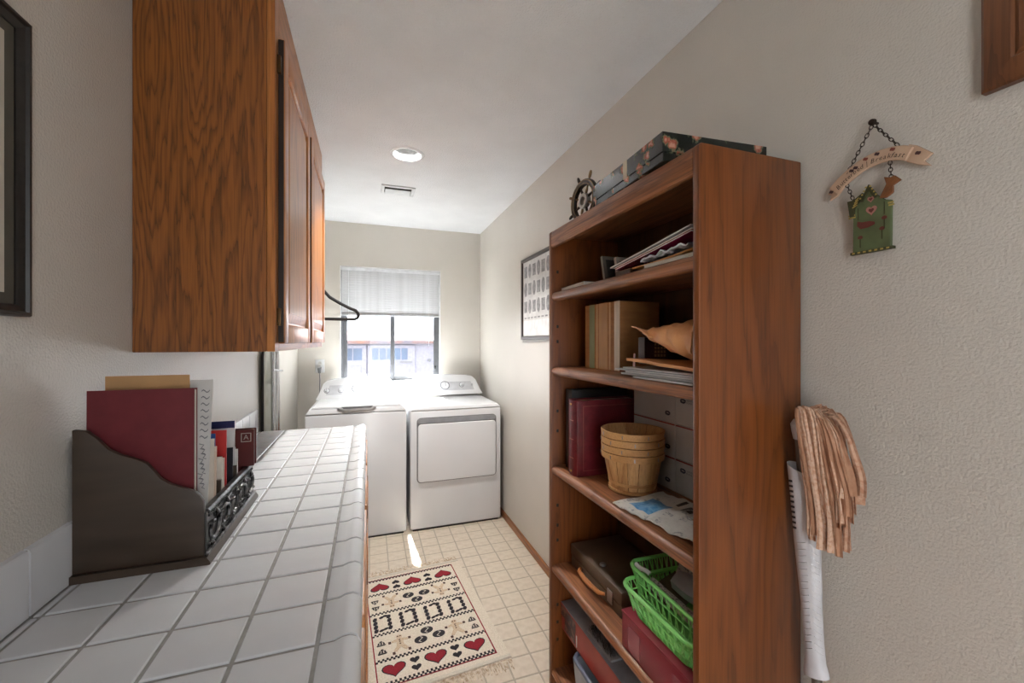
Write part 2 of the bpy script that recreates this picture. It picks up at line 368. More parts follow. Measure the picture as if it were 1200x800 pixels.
for (ya, yb) in rows:
    if yb-ya < .012: continue
    k = ('bs', round(yb-ya, 3))
    if k not in TM:
        o = MB().prism([(.005, .001), (.0095, .001), (.0095, .11), (.007, .1165), (0, .119), (0, .116), (.005, .116)], (0, -(yb-ya)/2+.0025, 0), (1, 0, 0), (0, 0, 1), (0, yb-ya-.005, 0)).build('backsplash_tile', TILE, bs, smooth=True, local=True); TM[k] = o.data
    else:
        o = bpy.data.objects.new('backsplash_tile', TM[k]); COL.objects.link(o); o.parent = bs
    o.location = Vector((XL, (ya+yb)/2, CZ+.0005))-bs.location
# base cabinets
ub = [-.30, .28, .88, 1.48, 2.0, 2.52]
where = ['nearest the camera', 'second from the camera', 'beneath the letter rack', 'beside the near half of the rug', 'next to the washer']
for i in range(5):
    ya, yb = ub[i]+.0005, ub[i+1]-.0005
    t = thing('base_cabinet', 'oak base cabinet under the tiled counter, '+where[i], 'cabinet', (-.3, (ya+yb)/2, 0), group='base cabinets')
    MB().box(XL+.012, -.026, ya, yb, .1, .862).box(XL+.012, -.10, ya, yb, 0, .1).build('body', OAK, t)
    dr = MB().box(-.0255, -.006, ya+.018, yb-.018, .70, .84).build('drawer_front', OAKY, t, bev=.004)
    do = MB().box(-.0255, -.006, ya+.018, yb-.018, .12, .68).build('door', OAKD, t, bev=.004)
    MB().box(-.0065, -.002, ya+.075, yb-.075, .18, .62).build('panel', OAKD, do, bev=.003)
    for zz in (.2, .6): MB().box(-.0256, -.004, yb-.017, yb-.006, zz-.03, zz+.03).build('hinge', BLACK, do, bev=.001)

# ================================================================== wall cabinet
wc = thing('wall_cabinet', 'honey oak wall cabinet hung to the ceiling above the counter', 'cabinet', (-.41, 1.91, 1.37))
ZB = 1.372; ZT = ZC-.002
MB().box(XL+.001, -.266, 1.30, 2.52, ZB, ZT).build('body', OAK, wc, bev=.0015, seg=1)
for (ya, yb) in ((1.30, 1.352), (1.866, 1.944), (2.468, 2.52)): MB().box(-.2655, -.246, ya, yb, ZB, ZT).build('stile', OAKD, wc, bev=.001, seg=1)
for (ya, yb) in ((1.3525, 1.8655), (1.9445, 2.4675)):
    for (za, zb) in ((ZB, ZB+.04), (2.255, ZT)): MB().box(-.2655, -.246, ya, yb, za, zb).build('rail', OAKY, wc, bev=.001, seg=1)
for (ya, yb) in ((1.337, 1.877), (1.935, 2.477)):
    za, zb = 1.394, 2.27; s_ = .058; x0, x1 = -.2455, -.2275
    m = MB().box(x0, x1, ya, ya+s_, za, zb).box(x0, x1, yb-s_, yb, za, zb).box(x0, x1, ya+s_, yb-s_, za, za+s_).box(x0, x1, ya+s_, yb-s_, zb-s_, zb)
    d_ = m.build('door', OAKD, wc, bev=.004, seg=2)
    ya, yb, za, zb = ya+s_, yb-s_, za+s_, zb-s_
    q = lambda i, x: [(x, ya+i, za+i), (x, yb-i, za+i), (x, yb-i, zb-i), (x, ya+i, zb-i)]
    m = MB(); m.add(q(0, x0+.003)+q(0, x0+.008)+q(.006, x0+.008)+q(.035, x0+.015)+q(.036, x0+.0155), [(3, 2, 1, 0), (16, 17, 18, 19)] + [(a+i, a+(i+1) % 4, a+4+(i+1) % 4, a+4+i) for a in (0, 4, 8, 12) for i in range(4)])
    m.build('panel', OAKD, d_)
    MB().box(x0+.001, x1-.003, ya-s_-.0012, ya-s_+.0002, za-s_+.004, zb+s_-.004).build('dark_edge', mat('door_edge_shade', (34, 18, 9), .6), d_)  # thin near-black strip paints the shade along the door's near edge
    for zz in (1.47, 2.19): MB().box(-.2457, -.236, (ya-s_-.014), ya-s_, zz-.025, zz+.025).build('hinge', mat('antique_brass', (90, 66, 40), .4, .8), d_, bev=.001)
# short hanging rod + hanger
rod = thing('hanging_rod', 'short chrome rod fixed to the end of the wall cabinet', 'rod', (-.28, 2.52, 1.79))
MB().tube([(-.28, 2.5205, 1.80), (-.28, 2.74, 1.80)], .009, 14).build('bar', CHROME, rod, smooth=True)
MB().lathe([(.0, 0), (.022, 0), (.022, .006), (.0, .006)], (-.28, 2.5205, 1.80), 18, 'Y').build('flange', CHROME, rod)
hg = thing('clothes_hanger', 'black plastic clothes hanger jutting out past the oak wall cabinet', 'hanger', (-.28, 2.68, 1.53))
hx, hy = -.28, 2.68
arc = [(hx+.03*math.cos(t)*.75, hy, 1.7915+.0225*math.sin(t)) for t in [R(a) for a in range(-30, 211, 20)]]
MB().tube([(hx, hy, 1.70), (hx, hy, 1.735), (hx+.012, hy, 1.765)] + arc, .0028, 8).build('hook', STEEL, hg, smooth=True)
pts = [(0, 1.703), (.03, 1.70), (.06, 1.665), (.12, 1.628), (.175, 1.60), (.205, 1.588), (.219, 1.570), (.221, 1.555), (.214, 1.541), (.195, 1.534), (.10, 1.534), (0, 1.535)]
full = [(hx+p, hy, q) for p, q in pts] + [(hx-p, hy, q) for p, q in reversed(pts[1:-1])]
MB().tube(full, .0095, 10, closed=True).build('body', BLACK, hg, smooth=True)
# folded ironing board against the left wall
ib = thing('ironing_board', 'folded ironing board with grey cover leaning on the left wall', 'ironing board', (-.52, 2.75, 0))
def ibp(w, z): return Vector((-.553+.012*(1-z/1.4), 2.60+.0+w, z))
out = []
for z in (.03, .3, .6, .9, 1.1, 1.25, 1.32, 1.355): out.append((z, 0.0 if z < 1.34 else .02))
poly = [(o, z) for z, o in out] + [(.33-o, z) for z, o in reversed(out)]
MB().prism(poly, (-.5540, 2.585, 0), (0, 1, 0), (.0, 0, 1), (.010, 0, 0)).build('board', mat('grey_green_cover', (138, 138, 126), .8, c2=(150, 150, 142), ns=14, bmp=(300, .2, .002)), ib, bev=.003)
MB().prism([(o+(.0 if i < len(out) else 0), z) for i, (o, z) in enumerate([(-.002+o, z) for z, o in out] + [(.006+o, z) for z, o in reversed(out)])], (-.5550, 2.579, 0), (0, 1, 0), (0, 0, 1), (.012, 0, 0)).build('cover_edge', mat('dark_edge', (38, 36, 34), .8), ib)
for (ya, yb) in ((2.65, 2.67), (2.84, 2.78), (2.70, 2.76)):
    MB().tube([(-.515, ya, .01), (-.512, (ya+yb)/2, .75), (-.515, yb, 1.34)], .011, 10).build('leg', CHROME, ib, smooth=True)
MB().tube([(-.508, 2.63, 1.24), (-.504, 2.87, 1.22)], .006, 8).build('crossbar', CHROME, ib, smooth=True)
MB().tube([(-.505, 2.60, .06), (-.505, 2.88, .06)], .009, 8).build('foot', CHROME, ib, smooth=True)

# ================================================================== washer and dryer
def machine(name, label, cat, x0, x1, z1, deck):
    t = thing(name, label, cat, ((x0+x1)/2, 3.45, 0))
    yf, yb = 3.10, 3.80
    MB().box(x0, x1, yf, yb, .012, z1).build('cabinet', WHITE, t, bev=.012, seg=3)
    MB().box(x0+.02, x1-.02, yf+.012, yb-.03, .0, .014).build('foot_plinth', BLACK, t)
    # deck whose sides slope in
    i = .026
    m = MB().hexa([(x0, yf-.004, z1+.002), (x1, yf-.004, z1+.002), (x1, yb, z1+.002), (x0, yb, z1+.002)], [(x0+i, yf+.008, deck), (x1-i, yf+.008, deck), (x1-i, yb, deck), (x0+i, yb, deck)])
    m.build('top_deck', WHITE, t, bev=.008, seg=3)
    return t
def console(t, x0, x1, knobs, ztop=1.09, plate=mat('console_plate', (190, 191, 195), .35)):
    # sloping control panel; outline seen from the front tapers upward
    yb = 3.80; out = []
    w = x1-x0
    prof = [(0, .932), (.025, .985), (.05, 1.055), (.08, ztop-.012), (.13, ztop-.002), (.5*w, ztop+.006), (w-.13, ztop-.002), (w-.08, ztop-.012), (w-.05, 1.055), (w-.025, .985), (w, .932)]
    fy = lambda z: 3.60+.10*(z-.93)/.16
    m = MB(); n = len(prof)
    f = [(x0+p, fy(q), q) for p, q in prof]; bk = [(x0+p, yb-.01, q) for p, q in prof]
    m.add(f+bk, [tuple(range(n)), tuple(range(2*n-1, n-1, -1))] + [(k, (k+1) % n, n+(k+1) % n, n+k) for k in range(n)])
    c = m.build('control_console', WHITE, t, bev=.006, seg=2)
    q = [(.075, .968), (.10, 1.04), (w-.10, 1.04), (w-.075, .968)]
    dn = Vector((0, -.848, .53))
    MB().add([Vector((x0+p, fy(z)+.001, z)) for p, z in q]+[Vector((x0+p, fy(z), z))+dn*.0012 for p, z in q], [(4, 5, 6, 7), (0, 1, 5, 4), (1, 2, 6, 5), (2, 3, 7, 6), (3, 0, 4, 7)]).build('control_panel', plate, c)
    for kx, r, z in knobs:
        M = Matrix.Translation(Vector((kx, fy(z), z))+dn*.001) @ dn.to_track_quat('Z', 'Y').to_matrix().to_4x4()
        m = MB().lathe([(0, 0), (r*1.25, 0), (r*1.25, .003), (r, .004), (r*.92, .02), (r*.8, .023), (0, .023)], (0, 0, 0), 22)
        m.v = [M @ p for p in m.v]; kb = m.build('knob', WPLAST if r < .02 else WHITE, t, smooth=True)
        m = MB().lathe([(r*1.25, 0), (r*1.55, 0), (r*1.5, .002), (r*1.25, .002)], (0, 0, .0012), 22); m.v = [M @ p for p in m.v]; m.build('dial_ring', mat('dial_grey', (112, 113, 118), .4), kb)
        m = MB().box(-.003, .003, -r*.85, r*.85, .0225, .028); m.v = [M @ p for p in m.v]; m.build('grip', STEEL if r > .02 else GREYPL, kb)
    return c
wa = machine('washing_machine', 'white top loading washing machine left of the dryer', 'washer', -.41, .262, .895, .935)
console(wa, -.40, .245, [(-.32, .014, 1.0), (-.215, .014, 1.0), (-.09, .027, 1.01), (.06, .021, 1.01), (.135, .015, 1.01)])
m = MB().hexa([(-.375, 3.106, .9352), (.228, 3.106, .9352), (.228, 3.56, .9352), (-.375, 3.56, .9352)], [(-.36, 3.112, .949), (.213, 3.112, .949), (.213, 3.555, .949), (-.36, 3.555, .949)])
lid = m.build('lid', WHITE, wa, bev=.004)
hp = [(-.205, .944), (-.185, .930), (-.16, .918), (.01, .918), (.035, .930), (.055, .944)]
MB().prism(hp, (0, 3.088, 0), (1, 0, 0), (0, 0, 1), (0, .024, 0)).build('lid_handle', WPLAST, lid, bev=.002)
hp2 = [(-.18, .946), (-.165, .932), (.015, .932), (.03, .946)]
MB().prism(hp2, (0, 3.0868, 0), (1, 0, 0), (0, 0, 1), (0, .004, 0)).build('handle_recess', mat('recess_grey', (120, 121, 124), .5), lid)
dy = machine('clothes_dryer', 'white front loading clothes dryer against the right wall', 'dryer', .288, .985, .885, .915)
console(dy, .318, .975, [(.43, .013, 1.005), (.515, .014, 1.01), (.64, .027, 1.01), (.79, .015, 1.01)], 1.095)
MB().box(.875, .89, 3.6430, 3.652, 1.0, 1.02).build('start_button', GREYPL, dy)
x0, x1, z0, z1 = .335, .945, .355, .835
def rrect(a, b_, c, d, r):
    P = []
    for (px, pz, a0) in ((b_-r, d-r, 0), (a+r, d-r, 90), (a+r, c+r, 180), (b_-r, c+r, 270)):
        P += [(px+r*math.cos(R(a0+18*k)), pz+r*math.sin(R(a0+18*k))) for k in range(6)]
    return P
MB().prism(rrect(x0, x1, z0, z1, .03), (0, 3.0935, 0), (1, 0, 0), (0, 0, 1), (0, .0075, 0)).build('door_surround', mat('seam_grey', (120, 121, 124), .5), dy)
dd = MB().prism(rrect(x0+.007, x1-.007, z0+.007, z1-.046, .025), (0, 3.080, 0), (1, 0, 0), (0, 0, 1), (0, .0135, 0)).build('door', WHITE, dy, bev=.005, seg=3)
MB().prism(rrect(x0+.007, x1-.007, z1-.04, z1-.005, .012), (0, 3.0905, 0), (1, 0, 0), (0, 0, 1), (0, .003, 0)).build('door_pull_recess', mat('recess_grey2', (150, 151, 154), .45), dy)
# wall outlets
def outlet(xc, zc, label, plug):
    t = thing('wall_outlet', label, 'outlet', (xc, YF, zc-.057), group='wall outlets')
    MB().box(xc-.036, xc+.036, YF-.006, YF-.0005, zc-.057, zc+.057).build('plate', WPLAST, t, bev=.002)
    for dz in (-.024, .024):
        s_ = MB().lathe([(0, -.0075), (.016, -.0075), (.017, -.0055)], (xc, YF, zc+dz), 16, 'Y').build('socket', mat('outlet_cream', (205, 204, 200), .4), t)
        for dx in (-.005, .005): MB().box(xc+dx-.001, xc+dx+.001, YF-.0082, YF-.0074, zc+dz-.002, zc+dz+.006).build('slot', BLACK, s_)
    if plug:
        p = thing('power_plug', 'grey plug and cord in the outlet left of the window', 'plug', (xc, YF-.02, zc-.1))
        MB().hexa([(xc-.010, YF-.034, zc-.06), (xc+.010, YF-.034, zc-.06), (xc+.010, YF-.016, zc-.06), (xc-.010, YF-.016, zc-.06)], [(xc-.018, YF-.04, zc-.008), (xc+.018, YF-.04, zc-.008), (xc+.018, YF-.0085, zc-.008), (xc-.018, YF-.0085, zc-.008)]).build('plug_body', mat('grey_rubber', (120, 121, 124), .6), p, bev=.003)
        MB().tube([(xc, YF-.026, zc-.055), (xc+.003, YF-.026, zc-.11), (xc+.0, YF-.024, zc-.25), (xc+.02, YF-.03, zc-.45)], .004, 8).build('cord', MATS['grey_rubber'], p, smooth=True)
outlet(-.393, 1.19, 'white wall outlet left of the window above the washer', True)
outlet(.285, .985, 'white wall outlet under the window between washer and dryer', False)

# ================================================================== rug
RA = R(4.0)
rg = thing('rug', 'small woven cream rug with hearts, cookies and checked bands', 'rug', (-.0125, 1.679, .0005), RA)
RW, RL = .61, .885
CREAM = mat('cream_weave', (222, 212, 196), .95, c2=(204, 192, 174), ns=160, bmp=(420, .5, .003))
NAVY = mat('black_yarn', (28, 24, 30), .95, c2=(44, 38, 44), ns=200); RED = mat('red_yarn', (150, 28, 42), .95, c2=(122, 20, 34), ns=200)
TAN = mat('tan_yarn', (210, 192, 168), .95, c2=(186, 160, 130), ns=200)
MB().sheet(lambda u, v: (u*RW, v*RL, .0075+.0006*math.sin(v*19+u*3)), 8, 12, .0072).build('rug_body', CREAM, rg, local=True, smooth=True)
RZ = .0083
def pat(name, polys, m, t=.0009, z=RZ):
    b = MB()
    for p in polys: b.prism(p, (0, 0, z-.0012), (1, 0, 0), (0, 1, 0), (0, 0, t+.0012))
    return b.build(name, m, rg, local=True)
def rect(a, b, c, d): return [(a, c), (b, c), (b, d), (a, d)]
uL, uR = .055, .555; vb = [.05, .19, .36, .52, .69, .83]
vm = (vb[2]+vb[3])/2
pat('red_border', [rect(uL-.005, uL, vb[0]-.005, vb[5]+.012), rect(uR, uR+.005, vb[0]-.005, vb[5]+.012), rect(uL, uR, vb[0]-.005, vb[0]), rect(uL, uR, vb[5]+.010, vb[5]+.013)], RED)
for i, v0 in enumerate(vb):
    q = .0092; ps = []
    hgt = .0125 if i == 0 else .0095
    for r_ in range(2):
        u = uL+.0+(q if r_ else 0)
        while u < uR-.001:
            ps.append(rect(u, min(u+q, uR), v0-.003+r_*hgt, v0-.003+(r_+1)*hgt)); u += 2*q
    pat('checked_band', ps, NAVY)
def heart(cx, cv, w, h, up):
    P = []
    for k in range(24):
        t = 2*math.pi*k/24; X = 16*math.sin(t)**3/16; Y = (13*math.cos(t)-5*math.cos(2*t)-2*math.cos(3*t)-math.cos(4*t))/15
        P.append((cx+X*w/2, cv+up*(Y+.1)*h/2))
    return P
for row, up in ((0, 1), (4, -1)):
    cv = (vb[row]+vb[row+1])/2 + (.008 if row == 0 else .004)
    for cu in (.125, .305, .485):
        o = pat('heart', [heart(cu, cv, .102, .082, up)], NAVY, .0007); pat('heart_fill', [heart(cu, cv, .092, .072, up)], RED, .0014)
    for cu in (.215, .395):
        for dv in (-.024, .022): pat('small_heart', [heart(cu, cv+dv, .042, .036, up)], NAVY)
def ell(cx, cv, a, b, n=16): return [(cx+a*math.cos(2*math.pi*k/n), cv+b*math.sin(2*math.pi*k/n)) for k in range(n)]
for row, up in ((1, 1), (3, -1)):
    cv = (vb[row]+vb[row+1])/2+.005
    for cu, dv in ((.262, -.018), (.348, -.012), (.30, .035)):
        pat('cookie', [ell(cu, cv+dv*up, .03, .023)], mat('dark_grey_yarn', (58, 54, 56), .95, c2=(40, 36, 40), ns=200))
        pat('cookie_swirl', [[(cu-.002+.010*math.sin(a*3.1-3.1), cv+dv*up-.018+.018*a) for a in (0, .5, 1, 1.5, 2)] + [(cu+.002+.010*math.sin(a*3.1-3.1), cv+dv*up-.018+.018*a) for a in (2, 1.5, 1, .5, 0)]], CREAM, .0016)
    for cu in (.17, .435):
        g = [(0, .055), (.012, .05), (.014, .038), (.008, .03), (.036, .022), (.038, .010), (.016, .010), (.016, -.012), (.034, -.045), (.02, -.052), (0, -.026)]
        g = g + [(-p, q) for p, q in reversed(g[1:-1])]
        pat('gingerbread_figure', [[(cu+p, cv+q*up) for p, q in g]], TAN, .0006)
        pat('gingerbread_dots', [ell(cu+p, cv+q*up, .004, .004, 8) for p, q in ((0, .02), (0, .008), (0, -.006), (-.006, .044), (.006, .044))] + [rect(cu+p-.006, cu+p+.006, cv+q*up-.007, cv+q*up+.007) for p, q in ((-.045, .014), (.045, .018), (-.034, -.058), (.036, -.054))], mat('brown_yarn', (84, 62, 54), .95))
    for cu in (.088, .522):
        for dv in (-.032, .022):
            cc = cv+dv
            ps = [[(cu-.018, cc-.012*up), (cu+.018, cc-.012*up), (cu+.02, cc-.006*up), (cu-.02, cc-.006*up)]]
            for k in range(3): ps.append([(cu-.017+k*.013, cc-.003*up), (cu-.009+k*.013, cc-.003*up), (cu-.006+k*.010, cc+.008*up), (cu-.012+k*.010, cc+.010*up)])
            ps.append([(cu-.008, cc+.012*up), (cu+.008, cc+.012*up), (cu+.003, cc+.019*up), (cu-.003, cc+.019*up)])
            pat('muffin', ps, MATS['dark_grey_yarn'])
cv = (vb[2]+vb[3])/2+.004
for k in range(4):
    c0 = .108+k*.125; ps = []
    def dash(u, v, a, ln=.022, w=.009):
        ca, sa = math.cos(a), math.sin(a)
        ps.append([(u+ca*p-sa*q, v+sa*p+ca*q) for p, q in ((-ln/2, -w/2), (0, -w*.8), (ln/2, -w/2), (ln/2, w/2), (0, w*.8), (-ln/2, w/2))])
    for j in range(4): dash(c0-.032, cv-.046+j*.029, R(70), .026, .013)
    for j in range(4): dash(c0+.034, cv-.042+j*.029, R(70), .026, .013)
    dash(c0-.008, cv-.05, R(20)); dash(c0+.012, cv-.044, R(20)); dash(c0+.0, cv+.05, R(20)); dash(c0+.02, cv+.055, R(-20))
    pat('bean_frame', ps, NAVY)
for vv, sgn in ((0, -1), (RL, 1)):
    m = MB(); k = 0
    while k < 150:
        u = .004+(RW-.008)*k/149; ln = random.uniform(.045, .07); w = .0017; sk = random.uniform(-.012, .012)
        z0 = .004; zz = random.uniform(.0012, .004)
        m.sheet(lambda a, b, u=u, ln=ln, sk=sk, zz=zz: (u+w*(a-.5)*2+sk*b*b, vv+sgn*(ln*b-.002), z0+.002*math.sin(b*3)*1.0*(1-b)+(zz-z0)*b), 1, 3, .0008); k += 1
    o = m.build('fringe', mat('fringe_yarn', (222, 208, 188), .95, c2=(160, 136, 110), ns=60), rg, local=True); o['kind'] = 'stuff'
    pat('end_hem', [rect(.0, RW, vv+(-.001 if sgn > 0 else .018), vv+(-.018 if sgn > 0 else .001))], mat('hem_yarn', (206, 198, 184), .95, ns=120), .0014)

# ================================================================== bookcase
bc = thing('bookcase', 'tall brown wooden bookcase with open shelves against the right wall', 'bookcase', (.85, 1.1275, 0))
BX0, BX1, BY0, BY1, BZ = .69, 1.0075, .725, 1.53, 1.843
for ya, yb in ((BY0, BY0+.02), (BY1-.02, BY1)):
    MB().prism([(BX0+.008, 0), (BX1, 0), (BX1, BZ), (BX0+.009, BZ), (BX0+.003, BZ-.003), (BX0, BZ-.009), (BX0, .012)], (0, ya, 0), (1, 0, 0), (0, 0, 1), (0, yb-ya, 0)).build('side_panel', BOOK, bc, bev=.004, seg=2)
ya, yb = BY0+.0202, BY1-.0202
MB().prism([(BX1-.012, BZ-.0225), (BX1-.012, BZ), (BX0+.012, BZ), (BX0+.004, BZ-.004), (BX0+.001, BZ-.014), (BX0+.001, 1.786), (BX0+.004, 1.778), (BX0+.010, 1.776), (BX0+.021, 1.778), (BX0+.024, 1.79), (BX0+.024, BZ-.0225)], (0, ya, 0), (1, 0, 0), (0, 0, 1), (0, yb-ya, 0)).build('top_panel', BOOKY, bc, smooth=True, ang=40)
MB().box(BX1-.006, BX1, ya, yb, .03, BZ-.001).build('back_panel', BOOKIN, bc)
def shelf(z, t=.035, x0=.694):
    r = t/2
    nose = [(x0+r-r*math.cos(a)*1.0, z-r+r*math.sin(a)) for a in [R(-90+180*k/8) for k in range(9)]]
    MB().prism([(BX1-.0065, z-.022), (x0+.03, z-.022), (x0+.028, z-t)] + nose + [(BX1-.0065, z)], (0, ya, 0), (1, 0, 0), (0, 0, 1), (0, yb-ya, 0)).build('shelf', BOOKY, bc, smooth=True, ang=40)
S1, S2, S3, S4, S5 = 1.598, 1.298, .902, .505, .085
for z in (S1, S2, S3, S4): shelf(z)
shelf(S5, .03)
MB().box(BX0+.03, BX0+.045, ya, yb, .0, .054).build('kick_board', BOOKY, bc, bev=.002)
for yy, sg in ((BY1-.0202, -1), (BY0+.0202, 1)):
    for z in (.20, .27, .34, .60, .66, .74, 1.04, 1.12, 1.40, 1.46, 1.68):
        MB().box(.715, .724, min(yy, yy+sg*.001), max(yy, yy+sg*.001), z-.006, z+.006).build('pin_hole', BLACK, bc)
EPS = .0006
def book(name, label, m, x0, x1, y0, y1, z0, z1, pages=None, rotz=0, cat='book', group=None, bev=.002):
    """lying or standing block with covers round a page block; pages axis: side that shows paper"""
    t = thing(name, label, cat, ((x0+x1)/2, (y0+y1)/2, z0), rotz, group)
    return t

# --- on top of the bookcase
fb = thing('floral_gift_box', 'flat dark green gift box with flower print on top of the bookcase', 'box', (.678, .83, BZ+EPS), R(-4.2))
FLM, nt, b = nodes('floral_print')
vec = coords(nt, (1, 1, 1)); vo = nt.nodes.new('ShaderNodeTexVoronoi'); vo.inputs['Scale'].default_value = 22; nt.links.new(vec, vo.inputs['Vector'])
nz = nt.nodes.new('ShaderNodeMath'); nz.operation = 'ADD'; f2 = noise(nt, vec, 90, 3)
sc_ = nt.nodes.new('ShaderNodeMath'); sc_.operation = 'MULTIPLY'; sc_.inputs[1].default_value = .55; nt.links.new(f2, sc_.inputs[0])
nt.links.new(vo.outputs['Distance'], nz.inputs[0]); nt.links.new(sc_.outputs[0], nz.inputs[1])
c1 = ramp(nt, nz.outputs[0], [(.42, srgb(190, 140, 120)), (.52, srgb(150, 78, 62)), (.60, srgb(104, 108, 84)), (.66, srgb(34, 40, 36)), (1, srgb(22, 27, 26))])
nt.links.new(c1, b.inputs['Base Color']); b.inputs['Roughness'].default_value = .25
L_, W_ = .375, .315
MB().box(.003, W_-.003, .003, L_-.003, 0, .052).build('box_base', FLM, fb, local=True, bev=.001, seg=1)
lid_ = MB(); lid_.box(0, W_, 0, L_, .068, .070).box(0, .002, 0, L_, .022, .068).box(W_-.002, W_, 0, L_, .022, .068).box(.002, W_-.002, 0, .002, .022, .068).box(.002, W_-.002, L_-.002, L_, .022, .068)
lid_.build('box_lid', FLM, fb, local=True)
MB().box(-.0008, W_+.0008, .165, .185, .0215, .0712).build('paper_band', mat('cream_label', (206, 196, 172), .6), fb, local=True)
sw = thing('ship_wheel', 'small black and gold ship wheel ornament on top of the bookcase', 'ornament', (.80, 1.435, BZ), R(6))
GOLD = mat('aged_gold', (142, 118, 84), .45, .5, c2=(96, 76, 50), ns=40); DKW = mat('dark_wheel_wood', (40, 32, 26), .4)
wz = .108
def ring(R_, r, n=36, x=0): return [(x, R_*math.cos(2*math.pi*k/n), wz+R_*math.sin(2*math.pi*k/n)) for k in range(n)]
MB().lathe([(.062, -.008), (.082, -.008), (.084, -.005), (.084, .005), (.082, .008), (.062, .008), (.060, .005), (.060, -.005), (.062, -.008)], (0, 0, wz), 40, 'X').build('rim', DKW, sw, local=True, smooth=True)
for rr, xx in ((.066, -.0085), (.079, -.0085)): MB().tube(ring(rr, 0, 36, xx), .002, 6, closed=True).build('rim_band', GOLD, sw, local=True, smooth=True)
MB().lathe([(.017, -.010), (.028, -.010), (.030, -.006), (.030, .006), (.028, .010), (.017, .010), (.015, .004), (.015, -.004), (.017, -.010)], (0, 0, wz), 28, 'X').build('hub', mat('pewter', (168, 164, 158), .35, .7), sw, local=True, smooth=True)
for k in range(8):
    t = R(22.5+45*k); d = Vector((0, math.cos(t), math.sin(t))); c0 = Vector((0, 0, wz))
    rr = [(.03, .004), (.04, .0055), (.052, .0035), (.062, .004), (.083, .0035), (.089, .005), (.098, .0062), (.108, .0058), (.114, .003)]
    MB().tube([c0+d*a for a, _ in rr], [q for _, q in rr], 10).build('spoke', DKW if k % 2 else GOLD, sw, local=True, smooth=True)

# --- first shelf
def flat(name, label, cat, m, x0, x1, y0, y1, z0, t, rot=0, edge=None, group=None, curl=0):
    """a thin flat thing: cover over a paper block"""
    o = thing(name, label, cat, ((x0+x1)/2, (y0+y1)/2, z0), R(rot), group)
    w, l = (x1-x0)/2, (y1-y0)/2
    if edge is None:
        MB().sheet(lambda u, v: (-w+2*w*u, -l+2*l*v, t+curl*v*v), 2, 8, t).build('sheet', m, o, local=True); return o
    MB().sheet(lambda u, v: (-w+.002+(2*w-.003)*u, -l+.002+(2*l-.004)*v, t*.93+curl*v*v), 2, 8, t*.86).build('pages', edge, o, local=True)
    MB().sheet(lambda u, v: (-w+2*w*u, -l+2*l*v, t+curl*v*v), 2, 8, t*.07).build('front_cover', m, o, local=True)
    MB().sheet(lambda u, v: (-w+2*w*u, -l+2*l*v, t*.07+curl*v*v), 2, 8, t*.07).build('back_cover', m, o, local=True)
    return o
PAPER = mat('paper', (214, 208, 196), .8, c2=(200, 192, 178), ns=200, stretch=(1, 1, 30)); WPAPER = mat('white_paper', (222, 221, 218), .75)
DKBRN = mat('dark_brown_cover', (58, 42, 34), .5); DKGRY = mat('dark_grey_cover', (52, 50, 50), .45)
flat('notebook', 'thin notebook lying at the far end of the top shelf', 'notebook', DKGRY, .722, .93, 1.285, 1.49, S1+EPS, .015, -3, PAPER)
for k, (yc, hh, lean, nm, mm) in enumerate(((1.20, .088, -14, 'dark upright picture frame, the taller of two on the top shelf', mat('frame_grey_wood', (96, 88, 78), .5)), (1.125, .068, -12, 'small upright picture frame beside the magazines on the top shelf', mat('frame_pale', (140, 132, 122), .45)))):
    t = thing('framed_photo', nm, 'picture frame', (.745, yc, S1+.003), 0, 'frames on the top shelf')
    T = Matrix.Translation((.745, yc, S1+.0042)) @ Matrix.Rotation(R(lean), 4, 'X')
    def fbuild(m, n_, mt, par=t): m.v = [T @ p for p in m.v]; return m.build(n_, mt, par)
    fbuild(MB().box(0, .15, -.006, .006, 0, .012).box(0, .15, -.006, .006, hh-.012, hh).box(0, .012, -.006, .006, .012, hh-.012).box(.138, .15, -.006, .006, .012, hh-.012), 'frame', mm)
    fbuild(MB().box(.012, .138, -.004, .004, .012, hh-.012), 'backing', DKGRY)
    fbuild(MB().hexa([(.06, .006, .0), (.09, .006, .0), (.09, .008, .0), (.06, .008, .0)], [(.06, .006, hh*.7), (.09, .006, hh*.7), (.09, .008, hh*.7), (.06, .008, hh*.7)]), 'strut', DKGRY)
# sloping magazines: lower edge far, resting on the stack near
def slope(name, label, m, y0, z0, y1, z1, x0, x1, t, edge=None, sag=.004, cat='magazine', par=None):
    o = thing(name, label, cat, ((x0+x1)/2, (y0+y1)/2, min(z0, z1)), 0, 'magazines on the top shelf')
    fn = lambda u, v: (x0+(x1-x0)*u, y0+(y1-y0)*v, z0+(z1-z0)*v-sag*math.sin(math.pi*v)+t)
    if edge:
        MB().sheet(lambda u, v: tuple(Vector(fn(u, v))-Vector((0, 0, .0008))), 2, 12, t-.0016).build('pages', edge, o)
        MB().sheet(fn, 2, 12, .0008).build('front_cover', m, o)
        MB().sheet(lambda u, v: tuple(Vector(fn(u, v))-Vector((0, 0, t-.0008))), 2, 12, .0008).build('back_cover', m, o)
    else: MB().sheet(fn, 2, 12, t).build('sheet', m, o)
    return o
nb = flat('booklet', 'cream booklet at the bottom of the top shelf stack', 'booklet', mat('cream_cover', (206, 198, 180), .6), .708, .93, .755, .945, S1+EPS, .009, 0, PAPER)
MANILA = mat('manila_paper', (202, 150, 84), .6, c2=(188, 134, 70), ns=18)
slope('manila_envelope', 'tan envelope under the plastic bag on the top shelf', MANILA, 1.005, S1+.010, .772, S1+.018, .715, .93, .004, None, .003, 'envelope')
pb = thing('plastic_bag', 'crumpled clear plastic bag on the top shelf', 'bag', (.80, .85, S1+.022))
